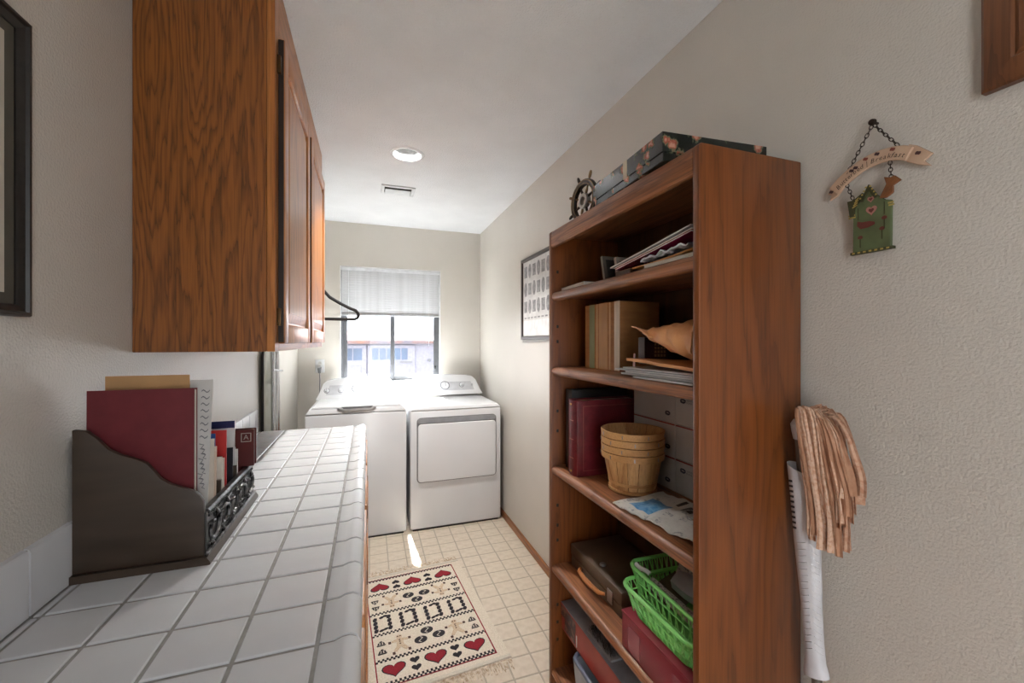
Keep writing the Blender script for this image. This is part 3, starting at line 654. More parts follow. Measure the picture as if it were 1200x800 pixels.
PLM = mat('clear_film', (206, 206, 212), .08, c2=(140, 140, 150), ns=34, bmp=(60, .9, .01), spec=.9)
random.seed(3)
def crumple(u, v):
    y = .955-.18*u
    return (.706+.2*v, y, S1+.025-.004*abs(v-.3)+.014*u+.006*math.sin(9*u+4*v)*math.sin(7*v+11*u)+.003*math.sin(31*u))
MB().sheet(crumple, 22, 14, .004).build('film', PLM, pb)
slope('magazine', 'magazine with magenta cover in the slanted pile on the top shelf', mat('magenta_cover', (128, 28, 62), .25), 1.08, S1+.018, .768, S1+.058, .708, .925, .004, WPAPER, .001)
slope('magazine', 'magazine with salmon cover in the slanted pile on the top shelf', mat('salmon_cover', (176, 120, 100), .25), 1.085, S1+.024, .768, S1+.064, .710, .93, .004, WPAPER, .001)
slope('magazine', 'magazine with pale grey cover topping the slanted pile', mat('pale_cover', (176, 176, 174), .25), 1.105, S1+.0275, .768, S1+.0720, .706, .93, .0035, WPAPER, .001)
flat('booklet', 'small brown booklet under the grey end of the slanted magazines', 'booklet', mat('brown_card', (128, 84, 54), .6), .715, .9, 1.02, 1.095, S1+EPS, .014, 2, DKBRN)

# --- second shelf
CARD = mat('cardboard', (160, 110, 62), .75, c2=(146, 98, 54), ns=9, stretch=(1, 1, 6))
cbx = thing('cardboard_box', 'brown cardboard box with taped seams on the second shelf', 'box', (.86, 1.2875, S2+EPS))
bx('carton', CARD, cbx, .785, .945, 1.173, 1.402, S2+EPS, 1.535, bev=.0015)
for (ya_, yb_, c_, nm) in ((1.332, 1.368, (122, 130, 84), 'green_tape'), (1.245, 1.300, (178, 128, 70), 'tan_tape'), (1.1725, 1.202, (216, 202, 178), 'white_tape'), (1.31, 1.318, (196, 150, 96), 'tape_strip'), (1.226, 1.234, (196, 150, 96), 'tape_strip')):
    MB().box(.7838, .7862, ya_, yb_, S2+.004, 1.5355).build(nm, mat('tape_%d%d%d' % c_, c_, .35, c2=tuple(v*.9 for v in c_), ns=30, stretch=(1, 1, .2)), cbx)
vb_ = thing('dark_book', 'dark maroon paperback leaning behind the manila envelopes', 'book', (.86, 1.03, S2+EPS), 0)
MB().box(.765, .94, 1.015, 1.045, S2+.036, 1.412).build('cover', mat('maroon_black', (44, 20, 22), .35), vb_, bev=.001, seg=1)
MB().box(.768, .938, 1.016, 1.044, S2+.0355, 1.4125).build('pages', PAPER, vb_)
tm = MB()
for r_ in range(4):
    for c_ in range(4): tm.box(.80+c_*.011, .807+c_*.011, 1.0143, 1.0149, 1.355+r_*.011, 1.362+r_*.011)
tm.build('print', mat('tan_print', (150, 130, 100), .6), vb_)
STK = [('flyer', 'white flyer lying lowest in the second shelf stack', WPAPER, .700, .90, .752, .985, .004, 1), ('magazine', 'navy magazine in the second shelf stack', mat('navy_cover', (48, 62, 92), .3), .712, .92, .755, 1.06, .006, 2), ('magazine', 'slate grey magazine in the second shelf stack', mat('slate_cover', (92, 98, 104), .3), .706, .92, .752, 1.03, .006, -2), ('flyer', 'pale blue flyer near the top of the second shelf stack', mat('pale_blue_paper', (168, 176, 188), .5), .704, .91, .756, 1.08, .004, 1), ('magazine', 'cream magazine topping the second shelf stack', mat('cream_gloss', (196, 190, 176), .3), .712, .92, .753, 1.05, .005, 0)]
z = S2+EPS
for nm, lb, mm, x0, x1, y0, y1, t, rt in STK:
    flat(nm, lb, nm, mm, x0, x1, y0+.004, y1, z, t, 0, WPAPER, 'papers on the second shelf'); z += t+.0004
zs = z
KRAFT = mat('kraft_envelope', (206, 148, 92), .55, c2=(188, 126, 72), ns=14)
e1 = thing('manila_envelope', 'flat kraft envelope under the crumpled one on the second shelf', 'envelope', (.80, .88, zs))
MB().sheet(lambda u, v: (.706+.2*v, 1.02-.262*u, zs+.012+.03*max(0, .55-u)**1.0*(.9-.5*v)+.006*math.sin(math.pi*u)), 16, 8, .008).build('envelope_body', KRAFT, e1, smooth=True)
e2 = thing('padded_envelope', 'crumpled kraft padded envelope on the second shelf', 'envelope', (.81, .86, zs+.03))
m = MB(); nu, nr = 18, 28; random.seed(4)
for i in range(nu+1):
    u = i/nu; y = .968-.205*u
    th = .014+.088*min(1, u*1.25)**.8; zb = zs+.096-.074*min(1, u*1.15)**.75; zc = zb+th/2; hw_ = .112; xc_ = .815
    for k in range(nr):
        t_ = 2*math.pi*k/nr; c_, s_ = math.cos(t_), math.sin(t_)
        px = math.copysign(abs(c_)**.55, c_); pz = math.copysign(abs(s_)**.75, s_)
        w_ = .0035*math.sin(16*u+3*t_)*math.sin(5*t_-6*u)+.002*math.sin(29*u-7*t_)
        m.v.append(Vector((xc_+px*hw_*(1-.15*(1-u)**3)+w_*abs(c_), y+.012*pz*(1-u), zc+pz*th/2+w_)))
for i in range(nu):
    for k in range(nr): m.f.append((i*nr+k, i*nr+(k+1) % nr, (i+1)*nr+(k+1) % nr, (i+1)*nr+k))
m.f += [tuple(range(nr-1, -1, -1)), tuple(nu*nr+k for k in range(nr))]
m.build('envelope_body', mat('kraft_padded', (220, 160, 106), .5, c2=(198, 130, 76), ns=9, bmp=(45, .5, .006)), e2, smooth=True, ang=60)
MB().sheet(lambda u, v: (.698+.03*v, .985-.075*u, zs+.118-.030*u+.006*math.sin(3*u)-.012*v*v), 8, 5, .003).build('folded_flap', MATS['kraft_padded'], e2, smooth=True)
sp = thing('paper_slip', 'pale pink paper slip in front of the dark paperback', 'paper', (.745, 1.03, zs))
MB().hexa([(.742, 1.030, zs+.001), (.744, 1.030, zs+.001), (.744, 1.040, zs+.001), (.742, 1.040, zs+.001)], [(.754, 1.046, zs+.038), (.756, 1.046, zs+.038), (.756, 1.052, zs+.038), (.754, 1.052, zs+.038)]).build('slip', mat('pink_paper', (206, 170, 168), .6), sp)

# --- third shelf
BURG = mat('burgundy_leather', (104, 26, 36), .32, c2=(84, 18, 28), ns=40, bmp=(260, .25, .002))
al = thing('photo_album', 'burgundy leather album with gold banded spine on the third shelf', 'album', (.85, 1.3825, S3+EPS))
z0, z1 = S3+EPS, 1.182
MB().box(.735, .985, 1.353, 1.412, z0+.006, z1-.006).build('pages', PAPER, al)
MB().box(.722, .988, 1.345, 1.352, z0, z1).build('cover', BURG, al, bev=.002); MB().box(.722, .988, 1.413, 1.420, z0, z1).build('cover', BURG, al, bev=.002)
MB().prism([(.7355, 1.3525), (.7355, 1.4125), (.722, 1.4125), (.716, 1.40), (.7145, 1.3825), (.716, 1.365), (.722, 1.3525)], (0, 0, z0), (1, 0, 0), (0, 1, 0), (0, 0, z1-z0)).build('spine', BURG, al, smooth=True)
GOLDF = mat('gold_foil', (168, 112, 96), .4, .3)
for zz in (.966, 1.035, 1.105): MB().prism([(.7355, 1.356), (.7355, 1.409), (.7215, 1.409), (.7154, 1.398), (.7139, 1.3825), (.7154, 1.367), (.7215, 1.356)], (0, 0, zz), (1, 0, 0), (0, 1, 0), (0, 0, .003)).build('spine_band', GOLDF, al)
for zz in (.918, 1.166): MB().lathe([(0, -.0035), (.004, -.003), (.005, 0)], (.7150, 1.3825, zz), 12, 'X').build('rivet', mat('brass', (170, 130, 70), .3, .9), al, smooth=True)
fr2 = MB(); q = .0006
for b_ in ((.745, .965, z0+.02, z0+.022), (.745, .965, z1-.022, z1-.02), (.745, .747, z0+.022, z1-.022), (.963, .965, z0+.022, z1-.022)): fr2.box(b_[0], b_[1], 1.3443, 1.3451, b_[2], b_[3])
fr2.build('cover_border', mat('dull_gold', (130, 72, 62), .4), al)
bb_ = thing('black_binder', 'black binder standing behind the burgundy album', 'binder', (.86, 1.452, S3+EPS))
MB().box(.745, .992, 1.426, 1.430, z0, 1.212).build('cover', BLACK, bb_, bev=.001); MB().box(.745, .992, 1.474, 1.478, z0, 1.212).build('cover', BLACK, bb_, bev=.001)
MB().box(.741, .7455, 1.426, 1.478, z0, 1.212).build('spine', BLACK, bb_, bev=.001); MB().box(.75, .985, 1.432, 1.472, z0+.004, 1.20).build('pages', PAPER, bb_)
# peach baskets
SPL = wood('splint_wood', (204, 158, 104), (168, 118, 68), 'Z', 4, rough=.6, coat=0, pore=.4); RIMW = wood('splint_rim', (206, 158, 102), (176, 124, 74), 'X', 3, rough=.6, coat=0, pore=.3)
bcx, bcy = .842, 1.182; bh = .13
wh = ['bottom one', 'second from the bottom', 'third from the bottom', 'topmost one']
for k in range(4):
    zb = S3+EPS+k*.0235
    t = thing('wooden_basket', 'round wood splint basket, '+wh[k]+' of the stack on the third shelf', 'basket', (bcx, bcy, zb), k*.4, 'stacked splint baskets')
    r0, r1 = .073, .098; ns_ = 16
    for j in range(ns_):
        m = MB(); a0, a1 = 2*math.pi*(j+.03)/ns_, 2*math.pi*(j+.97)/ns_
        def fn(u, v, a0=a0, a1=a1): a = a0+(a1-a0)*u; r = r0+(r1-r0)*v; return (r*math.cos(a), r*math.sin(a), .002+bh*v)
        top = [Vector(fn(u, v)) for u in (0, .5, 1) for v in (0, 1)]; 
        inn = [Vector((p.x*.985, p.y*.985, p.z)) for p in top]
        m.add(top+inn, [(0, 2, 3, 1), (2, 4, 5, 3), (6, 7, 9, 8), (8, 9, 11, 10), (0, 1, 7, 6), (4, 10, 11, 5), (1, 3, 9, 7), (3, 5, 11, 9), (0, 6, 8, 2), (2, 8, 10, 4)])
        m.build('splint', SPL, t, local=True)
    MB().lathe([(0, .001), (r0-.002, .001), (r0-.002, .005), (0, .005)], (0, 0, 0), 28).build('base', SPL, t, local=True)
    for nm, zz, rr in (('rim', bh-.018, r1-.0005), ('bottom_hoop', .004, r0+.001)):
        hh = .021 if nm == 'rim' else .010
        MB().lathe([(rr, zz), (rr+.005, zz), (rr+.0065, zz+hh), (rr+.0015, zz+hh), (rr, zz)], (0, 0, 0), 40).build(nm, RIMW, t, local=True, smooth=True, ang=40)
    for j in range(8): 
        a = 2*math.pi*(j+.3)/8; rr = r1+.006
        MB().hexa(*[[(rr*math.cos(a+d), rr*math.sin(a+d), z_) if w == 0 else ((rr+.0012)*math.cos(a+d), (rr+.0012)*math.sin(a+d), z_) for d, w in ((-.012, 0), (.012, 0), (.012, 1), (-.012, 1))] for z_ in (bh-.014, bh-.003)]).build('staple', STEEL, t, local=True)
# postal boxes
PBOX = mat('white_carton', (206, 204, 200), .6, c2=(198, 196, 192), ns=8); REDL = mat('postal_red', (150, 52, 48), .5); INK = mat('navy_ink', (44, 50, 70), .5)
cols = [('left', 1.112, 1.335), ('right', .885, 1.110)]
rowsn = ['bottom', 'middle', 'top']
for ci, (cn, y0, y1) in enumerate(cols):
    for ri in range(3):
        z0 = S3+EPS+ri*.1125; z1 = z0+.1115; x0, x1 = .958, 1.000
        t = thing('postal_box', '%s white postal box of the %s stack at the back of the third shelf' % (rowsn[ri], 'baskets side' if ci == 0 else 'near'), 'box', (.98, (y0+y1)/2, z0), 0, 'postal boxes on the third shelf')
        MB().box(x0, x1, y0, y1, z0, z1).build('carton', PBOX, t, bev=.001, seg=1)
        MB().box(x0-.0003, x0+.0002, y0+.001, y1-.001, z1-.006, z1-.0015).build('red_stripe', REDL, t)
        if ri != 1 or ci == 0:
            ly, lz = (y1-.035, z1-.032) if ci else (y0+.035, z0+.03)
            m = MB().prism([(p*.013, q*.008) for p, q in ((-1, .2), (-.7, .9), (.3, 1), (1, .5), (.9, -.5), (.2, -1), (-.8, -.7))], (x0-.0004, ly, lz), (0, -1, 0), (0, 0, 1), (.0005, 0, 0)); m.build('emblem', INK, t)
            MB().prism([(p*.009, q*.005) for p, q in ((-.8, .6), (.2, .5), (1.0, -.1), (.1, 0), (-.5, -.4), (-.2, .1))], (x0-.0007, ly, lz), (0, -1, 0), (0, 0, 1), (.0004, 0, 0)).build('emblem_wing', PBOX, t)
            if ci:
                MB().text('UNITED STATES', .0075, (x0-.0004, ly-.016, lz+.004), (0, -1, 0), (0, 0, 1), (0, 0, 0), 'LEFT').text('POSTAL SERVICE', .0075, (x0-.0004, ly-.016, lz-.004), (0, -1, 0), (0, 0, 1), (0, 0, 0), 'LEFT').build('print', INK, t)
        if ri == 2 and ci: 
            m = MB()
            for b_ in ((.985, 1.005, 0, .0012), (.985, 1.005, .019, .0202), (.985, .9862, .0012, .019), (1.0038, 1.005, .0012, .019), (.990, 1.0, .006, .014)): m.box(x0-.0004, x0, b_[0], b_[1], z0+.05+b_[2], z0+.05+b_[3])
            m.build('stamp_box', INK, t)
# bubble mailer
ml = thing('plastic_mailer', 'white plastic mailer with blue print at the front of the third shelf', 'mailer', (.80, .93, S3+EPS), R(6))
def mf(u, v):
    return (-.085+.205*v+.02*u, .160-.330*u, .011+.0035*math.sin(17*u)*math.sin(11*v+2*u)+.0018*math.sin(47*u+9*v)-.006*(1-v)*abs(math.sin(12*u))*.4)
MLM, nt, b = nodes('mailer_film'); b.inputs['Roughness'].default_value = .3
v3 = coords(nt); f1 = noise(nt, v3, 42, 3); c1 = ramp(nt, f1, [(.40, srgb(214, 212, 206)), (.60, srgb(206, 204, 198)), (.66, srgb(130, 134, 142)), (.72, srgb(206, 204, 198))])
nt.links.new(c1, b.inputs['Base Color']); bump(nt, b, noise(nt, v3, 80, 3), .6, .005)
MB().sheet(mf, 40, 18, .0035).build('film', MLM, ml, local=True, smooth=True)
def patch(name, u0, u1, v0, v1, m): MB().sheet(lambda a, b_: tuple(Vector(mf(u0+(u1-u0)*a, v0+(v1-v0)*b_))+Vector((0, 0, .0007))), 14, 6, .0005).build(name, m, ml, local=True, smooth=True)
patch('blue_print', .10, .33, .16, .62, mat('blue_print', (62, 134, 190), .4, c2=(120, 170, 205), ns=80))
patch('yellow_print', .58, .70, .50, .68, mat('ochre_print', (178, 150, 50), .4))
for k, (u0, u1, v0) in enumerate(((.40, .44, .62), (.46, .50, .62), (.30, .33, .72))): patch('black_line', u0, u1, v0, v0+.22, DKGRY)

# --- fourth shelf
GUN = mat('brown_metal', (96, 82, 66), .4, 0, c2=(86, 72, 58), ns=12)
sb = thing('metal_case', 'brown metal document case with tan handle on the fourth shelf', 'case', (.88, 1.31, S4+EPS))
MB().box(.768, .99, 1.135, 1.485, S4+EPS, .545).build('case_body', GUN, sb, bev=.004)
MB().box(.766, .992, 1.133, 1.487, .546, .592).build('case_lid', GUN, sb, bev=.006)
hd = MB().tube([(.764, 1.40, .535), (.750, 1.385, .534), (.746, 1.34, .532), (.746, 1.29, .532), (.750, 1.245, .534), (.764, 1.23, .535)], [.005, .0075, .009, .009, .0075, .005], 10).build('handle', mat('tan_leather', (184, 116, 62), .5), sb, smooth=True)
MB().box(.7635, .7662, 1.185, 1.215, .522, .566).build('latch', STEEL, sb, bev=.001)
MB().lathe([(.012, 0), (.012, .003), (.008, .007), (0, .008)], (.80, 1.30, .592), 16).build('lock_knob', STEEL, sb, smooth=True)
RBX = mat('burgundy_card', (132, 38, 52), .4, c2=(122, 32, 46), ns=10)
rb = thing('burgundy_box', 'burgundy box under the green baskets on the fourth shelf', 'box', (.80, .9, S4+EPS))
MB().box(.706, .90, .752, 1.042, S4+EPS, .603).build('box_base', RBX, rb, bev=.002); MB().box(.704, .902, .750, 1.044, .6035, .612).build('box_lid', RBX, rb, bev=.003)
for yy in (.80, .985): MB().box(.7048, .7065, yy-.026, yy+.026, .515, .585).build('clear_label', mat('label_sheen', (146, 70, 80), .2), rb)
MB().box(.7035, .706, .758, .775, .578, .592).build('metal_corner', STEEL, rb)
GRN = mat('green_plastic', (140, 216, 122), .35, c2=(126, 206, 110), ns=10)
def gbasket(label, x0, x1, y0, y1, z0, z1, rz):
    cx, cy = (x0+x1)/2, (y0+y1)/2; t = thing('green_basket', label, 'basket', (cx, cy, z0), R(rz), 'green plastic baskets')
    w, l, hh = (x1-x0)/2, (y1-y0)/2, z1-z0; s_ = .80
    def per(f, z, rc=.035, n=6):
        a, b_ = w*f, l*f; P = []
        for (sx, sy, a0) in ((1, 1, 0), (-1, 1, 90), (-1, -1, 180), (1, -1, 270)):
            for k in range(n+1): t_ = R(a0+90*k/n); P.append((sx*(a-rc)+rc*math.cos(t_), sy*(b_-rc)+rc*math.sin(t_), z))
        return P
    MB().tube(per(1, hh), .0055, 8, closed=True).build('rim', GRN, t, local=True, smooth=True)
    for f, zz in ((.935, hh*.66), (.87, hh*.33)): MB().tube(per(f, zz), .0022, 6, closed=True).build('side_band', GRN, t, local=True)
    P0, P1 = per(s_, .003), per(1, hh)
    MB().prism([(p[0], p[1]) for p in per(s_, 0)], (0, 0, 0), (1, 0, 0), (0, 1, 0), (0, 0, .003)).build('base', GRN, t, local=True)
    def at(s, z):                                       # point at perimeter fraction s
        f = s_+(1-s_)*z/hh; a, b_ = w*f, l*f; q = (s % 1)*4; e = int(q); r_ = q-e
        c4 = [(-a, -b_), (a, -b_), (a, b_), (-a, b_)]; p, q2 = c4[e], c4[(e+1) % 4]
        x, y = p[0]+(q2[0]-p[0])*r_, p[1]+(q2[1]-p[1])*r_; k = .96 if (r_ < .1 or r_ > .9) else 1
        return (x*k, y*k, z)
    nb_ = 44
    for d_ in (.018, -.018):
        m = MB()
        for k in range(nb_): m.tube([at(k/nb_, .003), at(k/nb_+d_*.5, hh*.5), at(k/nb_+d_, hh)], .0019, 4)
        m.build('lattice', GRN, t, local=True)
    return t
gbasket('green plastic lattice basket, the lower outer one of two', .706, .925, .752, 1.052, .6126, .690, 0)
gbasket('green plastic lattice basket nested inside the other green one', .742, .945, .760, 1.070, .6195, .728, -1.5)
NEWS = mat('newsprint', (180, 176, 166), .8, c2=(104, 102, 98), ns=110, stretch=(1, 1, 1), lo=.48, hi=.62)
def loose(name, label, cat, m, c, w, l, t, rx, ry, rz, bend=.0):
    o = thing(name, label, cat, c, 0, 'papers in the green basket')
    T = Matrix.Rotation(R(rz), 4, 'Z') @ Matrix.Rotation(R(ry), 4, 'Y') @ Matrix.Rotation(R(rx), 4, 'X')
    mb = MB().sheet(lambda u, v: (w*(u-.5), l*(v-.5), bend*math.sin(math.pi*u)+bend*.5*math.sin(2.2*math.pi*v)), 8, 8, t); mb.v = [T @ p for p in mb.v]
    mb.build('sheet', m, o, local=True, smooth=True); return o
loose('magazine', 'rolled grey magazine lying in the green basket', 'magazine', mat('grey_cover', (160, 160, 170), .3), (.840, .862, .740), .075, .165, .022, 0, -14, 6, .012)
loose('leaflet', 'folded newsprint leaflet standing in the green basket', 'leaflet', NEWS, (.87, .925, .765), .09, .08, .002, 20, -38, 20, .004)
loose('leaflet', 'newsprint leaflet at the back of the green basket', 'leaflet', NEWS, (.895, .845, .775), .08, .08, .002, -15, -42, -8, .004)
loose('paper_bag', 'dark brown paper bag folded in the green basket', 'bag', mat('dark_paper', (104, 92, 78), .7), (.85, .985, .668), .11, .09, .008, 12, -12, 10, .006)
loose('receipt', 'printed white paper tucked against the green basket side', 'paper', NEWS, (.765, .885, .722), .012, .20, .03, 0, 0, -2, 0)
loose('paper_strip', 'pale twisted paper tie at the far end of the green basket', 'paper', WPAPER, (.77, 1.03, .726), .012, .05, .006, 10, 0, 20, .004)

# --- bottom shelf
bn = thing('storage_bin', 'clear plastic bin with slate blue rim on the bottom shelf', 'bin', (.84, 1.08, S5+EPS))
CLR = mat('cloudy_plastic', (168, 172, 178), .3)
x0, x1, y0, y1 = .706, .965, .79, 1.375
m = MB(); th = .003
o4 = lambda i, z: [(x0+.02+i-.012*(z-S5)/.15, y0+.02+i-.012*(z-S5)/.15, z), (x1-.02-i+.012*(z-S5)/.15, y0+.02+i-.012*(z-S5)/.15, z), (x1-.02-i+.012*(z-S5)/.15, y1-.02-i+.012*(z-S5)/.15, z), (x0+.02+i-.012*(z-S5)/.15, y1-.02-i+.012*(z-S5)/.15, z)]
m.add(o4(0, S5+EPS)+o4(0, .232)+o4(th, .232)+o4(th, S5+.004), [(3, 2, 1, 0), (12, 13, 14, 15)] + [(a+i, a+(i+1) % 4, a+4+(i+1) % 4, a+4+i) for a in (0, 4, 8) for i in range(4)])
m.build('bin_body', CLR, bn)
P = []
for (sx, sy, a0) in ((1, 1, 0), (0, 1, 90), (0, 0, 180), (1, 0, 270)):
    for k in range(6): t_ = R(a0+18*k); P.append((((x1-.04) if sx else (x0+.04))+.034*math.cos(t_), ((y1-.04) if sy else (y0+.04))+.034*math.sin(t_), .238))
MB().tube(P, .0085, 8, closed=True).build('bin_rim', mat('slate_plastic', (92, 100, 118), .35), bn, smooth=True)
gm = thing('board_game', 'red board game box lying across the plastic bin on the bottom shelf', 'game box', (.86, 1.135, .2475))
GREYB = mat('grey_box_top', (150, 150, 152), .4, c2=(120, 122, 126), ns=14); REDB = mat('red_game', (160, 62, 48), .4, c2=(140, 48, 38), ns=8)
MB().box(.735, .992, .763, 1.502, .2475, .315).build('box_base', REDB, gm, bev=.001, seg=1)
MB().box(.732, .995, .760, 1.505, .302, .352).build('box_lid', REDB, gm, bev=.0015, seg=1)
MB().box(.7325, .9945, .7605, 1.5045, .3522, .3534).build('lid_print', GREYB, gm)
MB().box(.7312, .7322, 1.38, 1.50, .306, .345).build('photo_panel', mat('dark_photo', (54, 38, 40), .35, c2=(120, 84, 76), ns=50, lo=.5, hi=.6), gm)
MB().box(.7342, .7352, 1.39, 1.475, .258, .30).build('photo_panel', MATS['dark_photo'], gm)
MB().box(.7342, .7352, 1.374, 1.38, .256, .30).build('white_strip', WPAPER, gm)
bru = thing('wire_brush', 'dark bristle brush lying on the red game box', 'brush', (.775, 1.24, .3536))
MB().box(.745, .80, 1.16, 1.32, .3537, .362).build('brush_back', GREYB, bru, bev=.002)
m = MB(); random.seed(5)
for k in range(160):
    x_, y_ = random.uniform(.748, .797), random.uniform(1.165, 1.315); dx_, dy_ = random.uniform(-.008, .004), random.uniform(-.006, .006)
    m.tube([(x_, y_, .3615), (x_+dx_, y_+dy_, .378)], .0007, 3)
o = m.build('bristles', BLACK, bru); o['kind'] = 'stuff'

# ================================================================== letter rack on the counter
DKB = mat('espresso_wood', (68, 55, 44), .42, c2=(58, 46, 36), ns=6, stretch=(1, 1, 5)); PEW = mat('carved_pewter', (116, 114, 114), .3, .75, c2=(40, 38, 38), ns=60); DSH = mat('dark_metal', (48, 46, 46), .35, .5)
lr = thing('letter_rack', 'dark wooden letter rack with carved metal front on the tiled counter', 'letter rack', (-.44, 1.255, CZ+EPS))
Z0 = CZ+EPS; xa = XL+.0100
prof = [(xa, Z0+.016), (xa, 1.224), (-.534, 1.220), (-.519, 1.206), (-.50, 1.181), (-.48, 1.168), (-.461, 1.160), (-.437, 1.147), (-.424, 1.129), (-.412, 1.111), (-.395, 1.098), (-.378, 1.090), (-.354, 1.079), (-.343, 1.068), (-.337, 1.055), (-.335, 1.032), (-.335, Z0+.016)]
for yy in (1.058, 1.44): MB().prism(prof, (0, yy, 0), (1, 0, 0), (0, 0, 1), (0, .012, 0)).build('side_panel', DKB, lr, bev=.002)
MB().prism([(0, 0), (xa, 0)][:0]+[(xa, Z0), (-.322, Z0), (-.322, Z0+.006), (-.328, Z0+.0155), (xa, Z0+.0155)], (0, 1.05, 0), (1, 0, 0), (0, 0, 1), (0, .41, 0)).build('base', DKB, lr, smooth=True)
MB().box(xa, xa+.008, 1.0705, 1.4395, Z0+.016, 1.20).build('back_panel', DKB, lr)
for k, yy in enumerate((1.19, 1.315)): MB().box(xa+.0085, -.342, yy, yy+.006, Z0+.016, 1.06).build('divider', DKB, lr)
fx = -.336
fp = MB().box(fx-.006, fx+.002, 1.0705, 1.4395, Z0+.016, 1.024).build('front_panel', DSH, lr)
MB().prism([(fx-.008, 1.0245), (fx+.006, 1.0245), (fx+.008, 1.030), (fx+.004, 1.034), (fx-.008, 1.034)], (0, 1.0705, 0), (1, 0, 0), (0, 0, 1), (0, .369, 0)).build('top_moulding', PEW, fp)
MB().box(fx+.002, fx+.010, 1.058, 1.452, Z0+.016, Z0+.026).build('bottom_moulding', PEW, fp, bev=.003)
m = MB()
for zz in (Z0+.033, 1.017):
    y = 1.08
    while y < 1.435: m.lathe([(0, .0045), (.0025, .0035), (.0032, 0)], (fx+.002, y, zz), 6, 'X'); y += .0082
o = m.build('bead_row', PEW, fp); o['kind'] = 'stuff'
for k in range(5):                                      # scrolling leaves
    yc = 1.108+k*.073; zc = (Z0+1.03)/2+.004; sg = 1 if k % 2 else -1
    pth = [(fx+.004, yc+.034*math.cos(a)*(1-a/9), zc+sg*.026*math.sin(a)*(1-a/12)) for a in [R(-40+24*i) for i in range(16)]]
    MB().tube(pth, [.0062-.00025*i for i in range(16)], 8).build('scroll', PEW, fp, smooth=True)
    for j, a in enumerate((50, 130, 230, 320)):
        c0 = Vector((fx+.004, yc+.026*math.cos(R(a)), zc+.024*math.sin(R(a)))); d = Vector((.0, math.cos(R(a+40)), math.sin(R(a+40))))
        MB().tube([c0, c0+d*.009+Vector((.003, 0, 0)), c0+d*.02], [.002, .0052, .001], 6).build('leaf', PEW, fp, smooth=True)
MB().box(-.3345, fx+.004, 1.0585, 1.0700, Z0+.016, 1.03).build('front_post', DSH, lr, bev=.002)
# filed papers (planes facing the camera end)
def sheet_up(name, label, cat, m, x0, x1, yc, z1, t=.002, lean=0, z0=None, skew=0, group='papers in the letter rack', parts=None):
    z0 = (Z0+.0162) if z0 is None else z0
    o = thing(name, label, cat, ((x0+x1)/2, yc, z0), 0, group)
    h_ = z1-z0
    fn = lambda u, v: (x0+(x1-x0)*u+skew*v, yc+lean*v+.0016*math.sin(3*u+2*v), z0+h_*v)
    MB().sheet(fn, 4, 6, (0, t, 0)).build('sheet', m, o)
    return o, fn
o, fn = sheet_up('folder', 'large burgundy folder at the front of the letter rack', 'folder', mat('burgundy_folder', (106, 30, 37), .6, c2=(98, 25, 32), ns=30, bmp=(400, .15, .001)), -.5475, -.362, 1.082, 1.298, .003, .004)
MB().box(-.5470, -.361, 1.0895, 1.094, Z0+.0165, 1.294).build('inner_sheets', PAPER, o)
MB().box(-.5475, -.360, 1.0945, 1.0965, Z0+.0165, 1.297).build('back_cover', MATS['burgundy_folder'], o)
sheet_up('manila_folder', 'tan manila folder showing above the burgundy folder', 'folder', mat('manila_folder', (180, 138, 92), .65), -.528, -.378, 1.104, 1.326, .003, .004)
o, fn = sheet_up('letter', 'tall white printed letter leaning out of the letter rack', 'letter', mat('letter_paper', (208, 205, 200), .75), -.46, -.352, 1.121, 1.312, .0015, .01, skew=.012)
m = MB()
for k in range(8):
    for j in range(5):
        u0 = .80+.03*j; v = .93-.04*k+.008*math.sin(j*1.4)
        a = Vector(fn(u0, v)); b_ = Vector(fn(u0+.028, v+.008*math.sin((j+1)*1.4)-.008*math.sin(j*1.4)))
        m.hexa([a+Vector((0, -.0006, -.0012)), b_+Vector((0, -.0006, -.0012)), b_+Vector((0, .0004, -.0012)), a+Vector((0, .0004, -.0012))], [a+Vector((0, -.0006, .0012)), b_+Vector((0, -.0006, .0012)), b_+Vector((0, .0004, .0012)), a+Vector((0, .0004, .0012))])
for k in range(9):
    a = Vector(fn(.84+.02*(k % 3), .60-.03*k)); m.tube([a+Vector((-.004, -.0008, .004)), a+Vector((.005, -.0008, .001)), a+Vector((0, -.0008, -.006)), a+Vector((.006, -.0008, -.009))], .0009, 4)
m.build('ink_marks', mat('grey_ink', (120, 120, 124), .7), o)
sheet_up('envelope', 'cream envelope right behind the tall white letter', 'envelope', mat('cream_envelope', (212, 200, 184), .7), -.50, -.345, 1.142, 1.17, .003, .012)
sheet_up('envelope', 'peach window envelope leaning in the letter rack', 'envelope', mat('peach_envelope', (214, 190, 170), .7), -.50, -.345, 1.158, 1.148, .003, .012)
sheet_up('booklet', 'blue leaflet standing in the middle of the letter rack', 'booklet', mat('blue_leaflet', (40, 84, 150), .4), -.50, -.368, 1.232, 1.166, .003, .006)
sheet_up('booklet', 'bright red leaflet standing in the middle of the letter rack', 'booklet', mat('red_leaflet', (196, 52, 48), .4), -.50, -.352, 1.262, 1.168, .004, .006)
sheet_up('envelope', 'small white envelope in front of the red leaflet', 'envelope', mat('offwhite_envelope', (218, 210, 198), .7), -.48, -.346, 1.205, 1.112, .003, .008)
sheet_up('envelope', 'small pale envelope beside the red leaflet', 'envelope', mat('pale_envelope', (214, 206, 192), .7), -.47, -.346, 1.222, 1.105, .004, .006)
sheet_up('card', 'black card behind the red leaflet', 'card', mat('black_card', (30, 32, 40), .4), -.47, -.345, 1.292, 1.115, .002, .004)
o, fn = sheet_up('calendar_pad', 'white pad with navy heading at the back of the letter rack', 'pad', WPAPER, -.46, -.357, 1.352, 1.176, .008, .003)
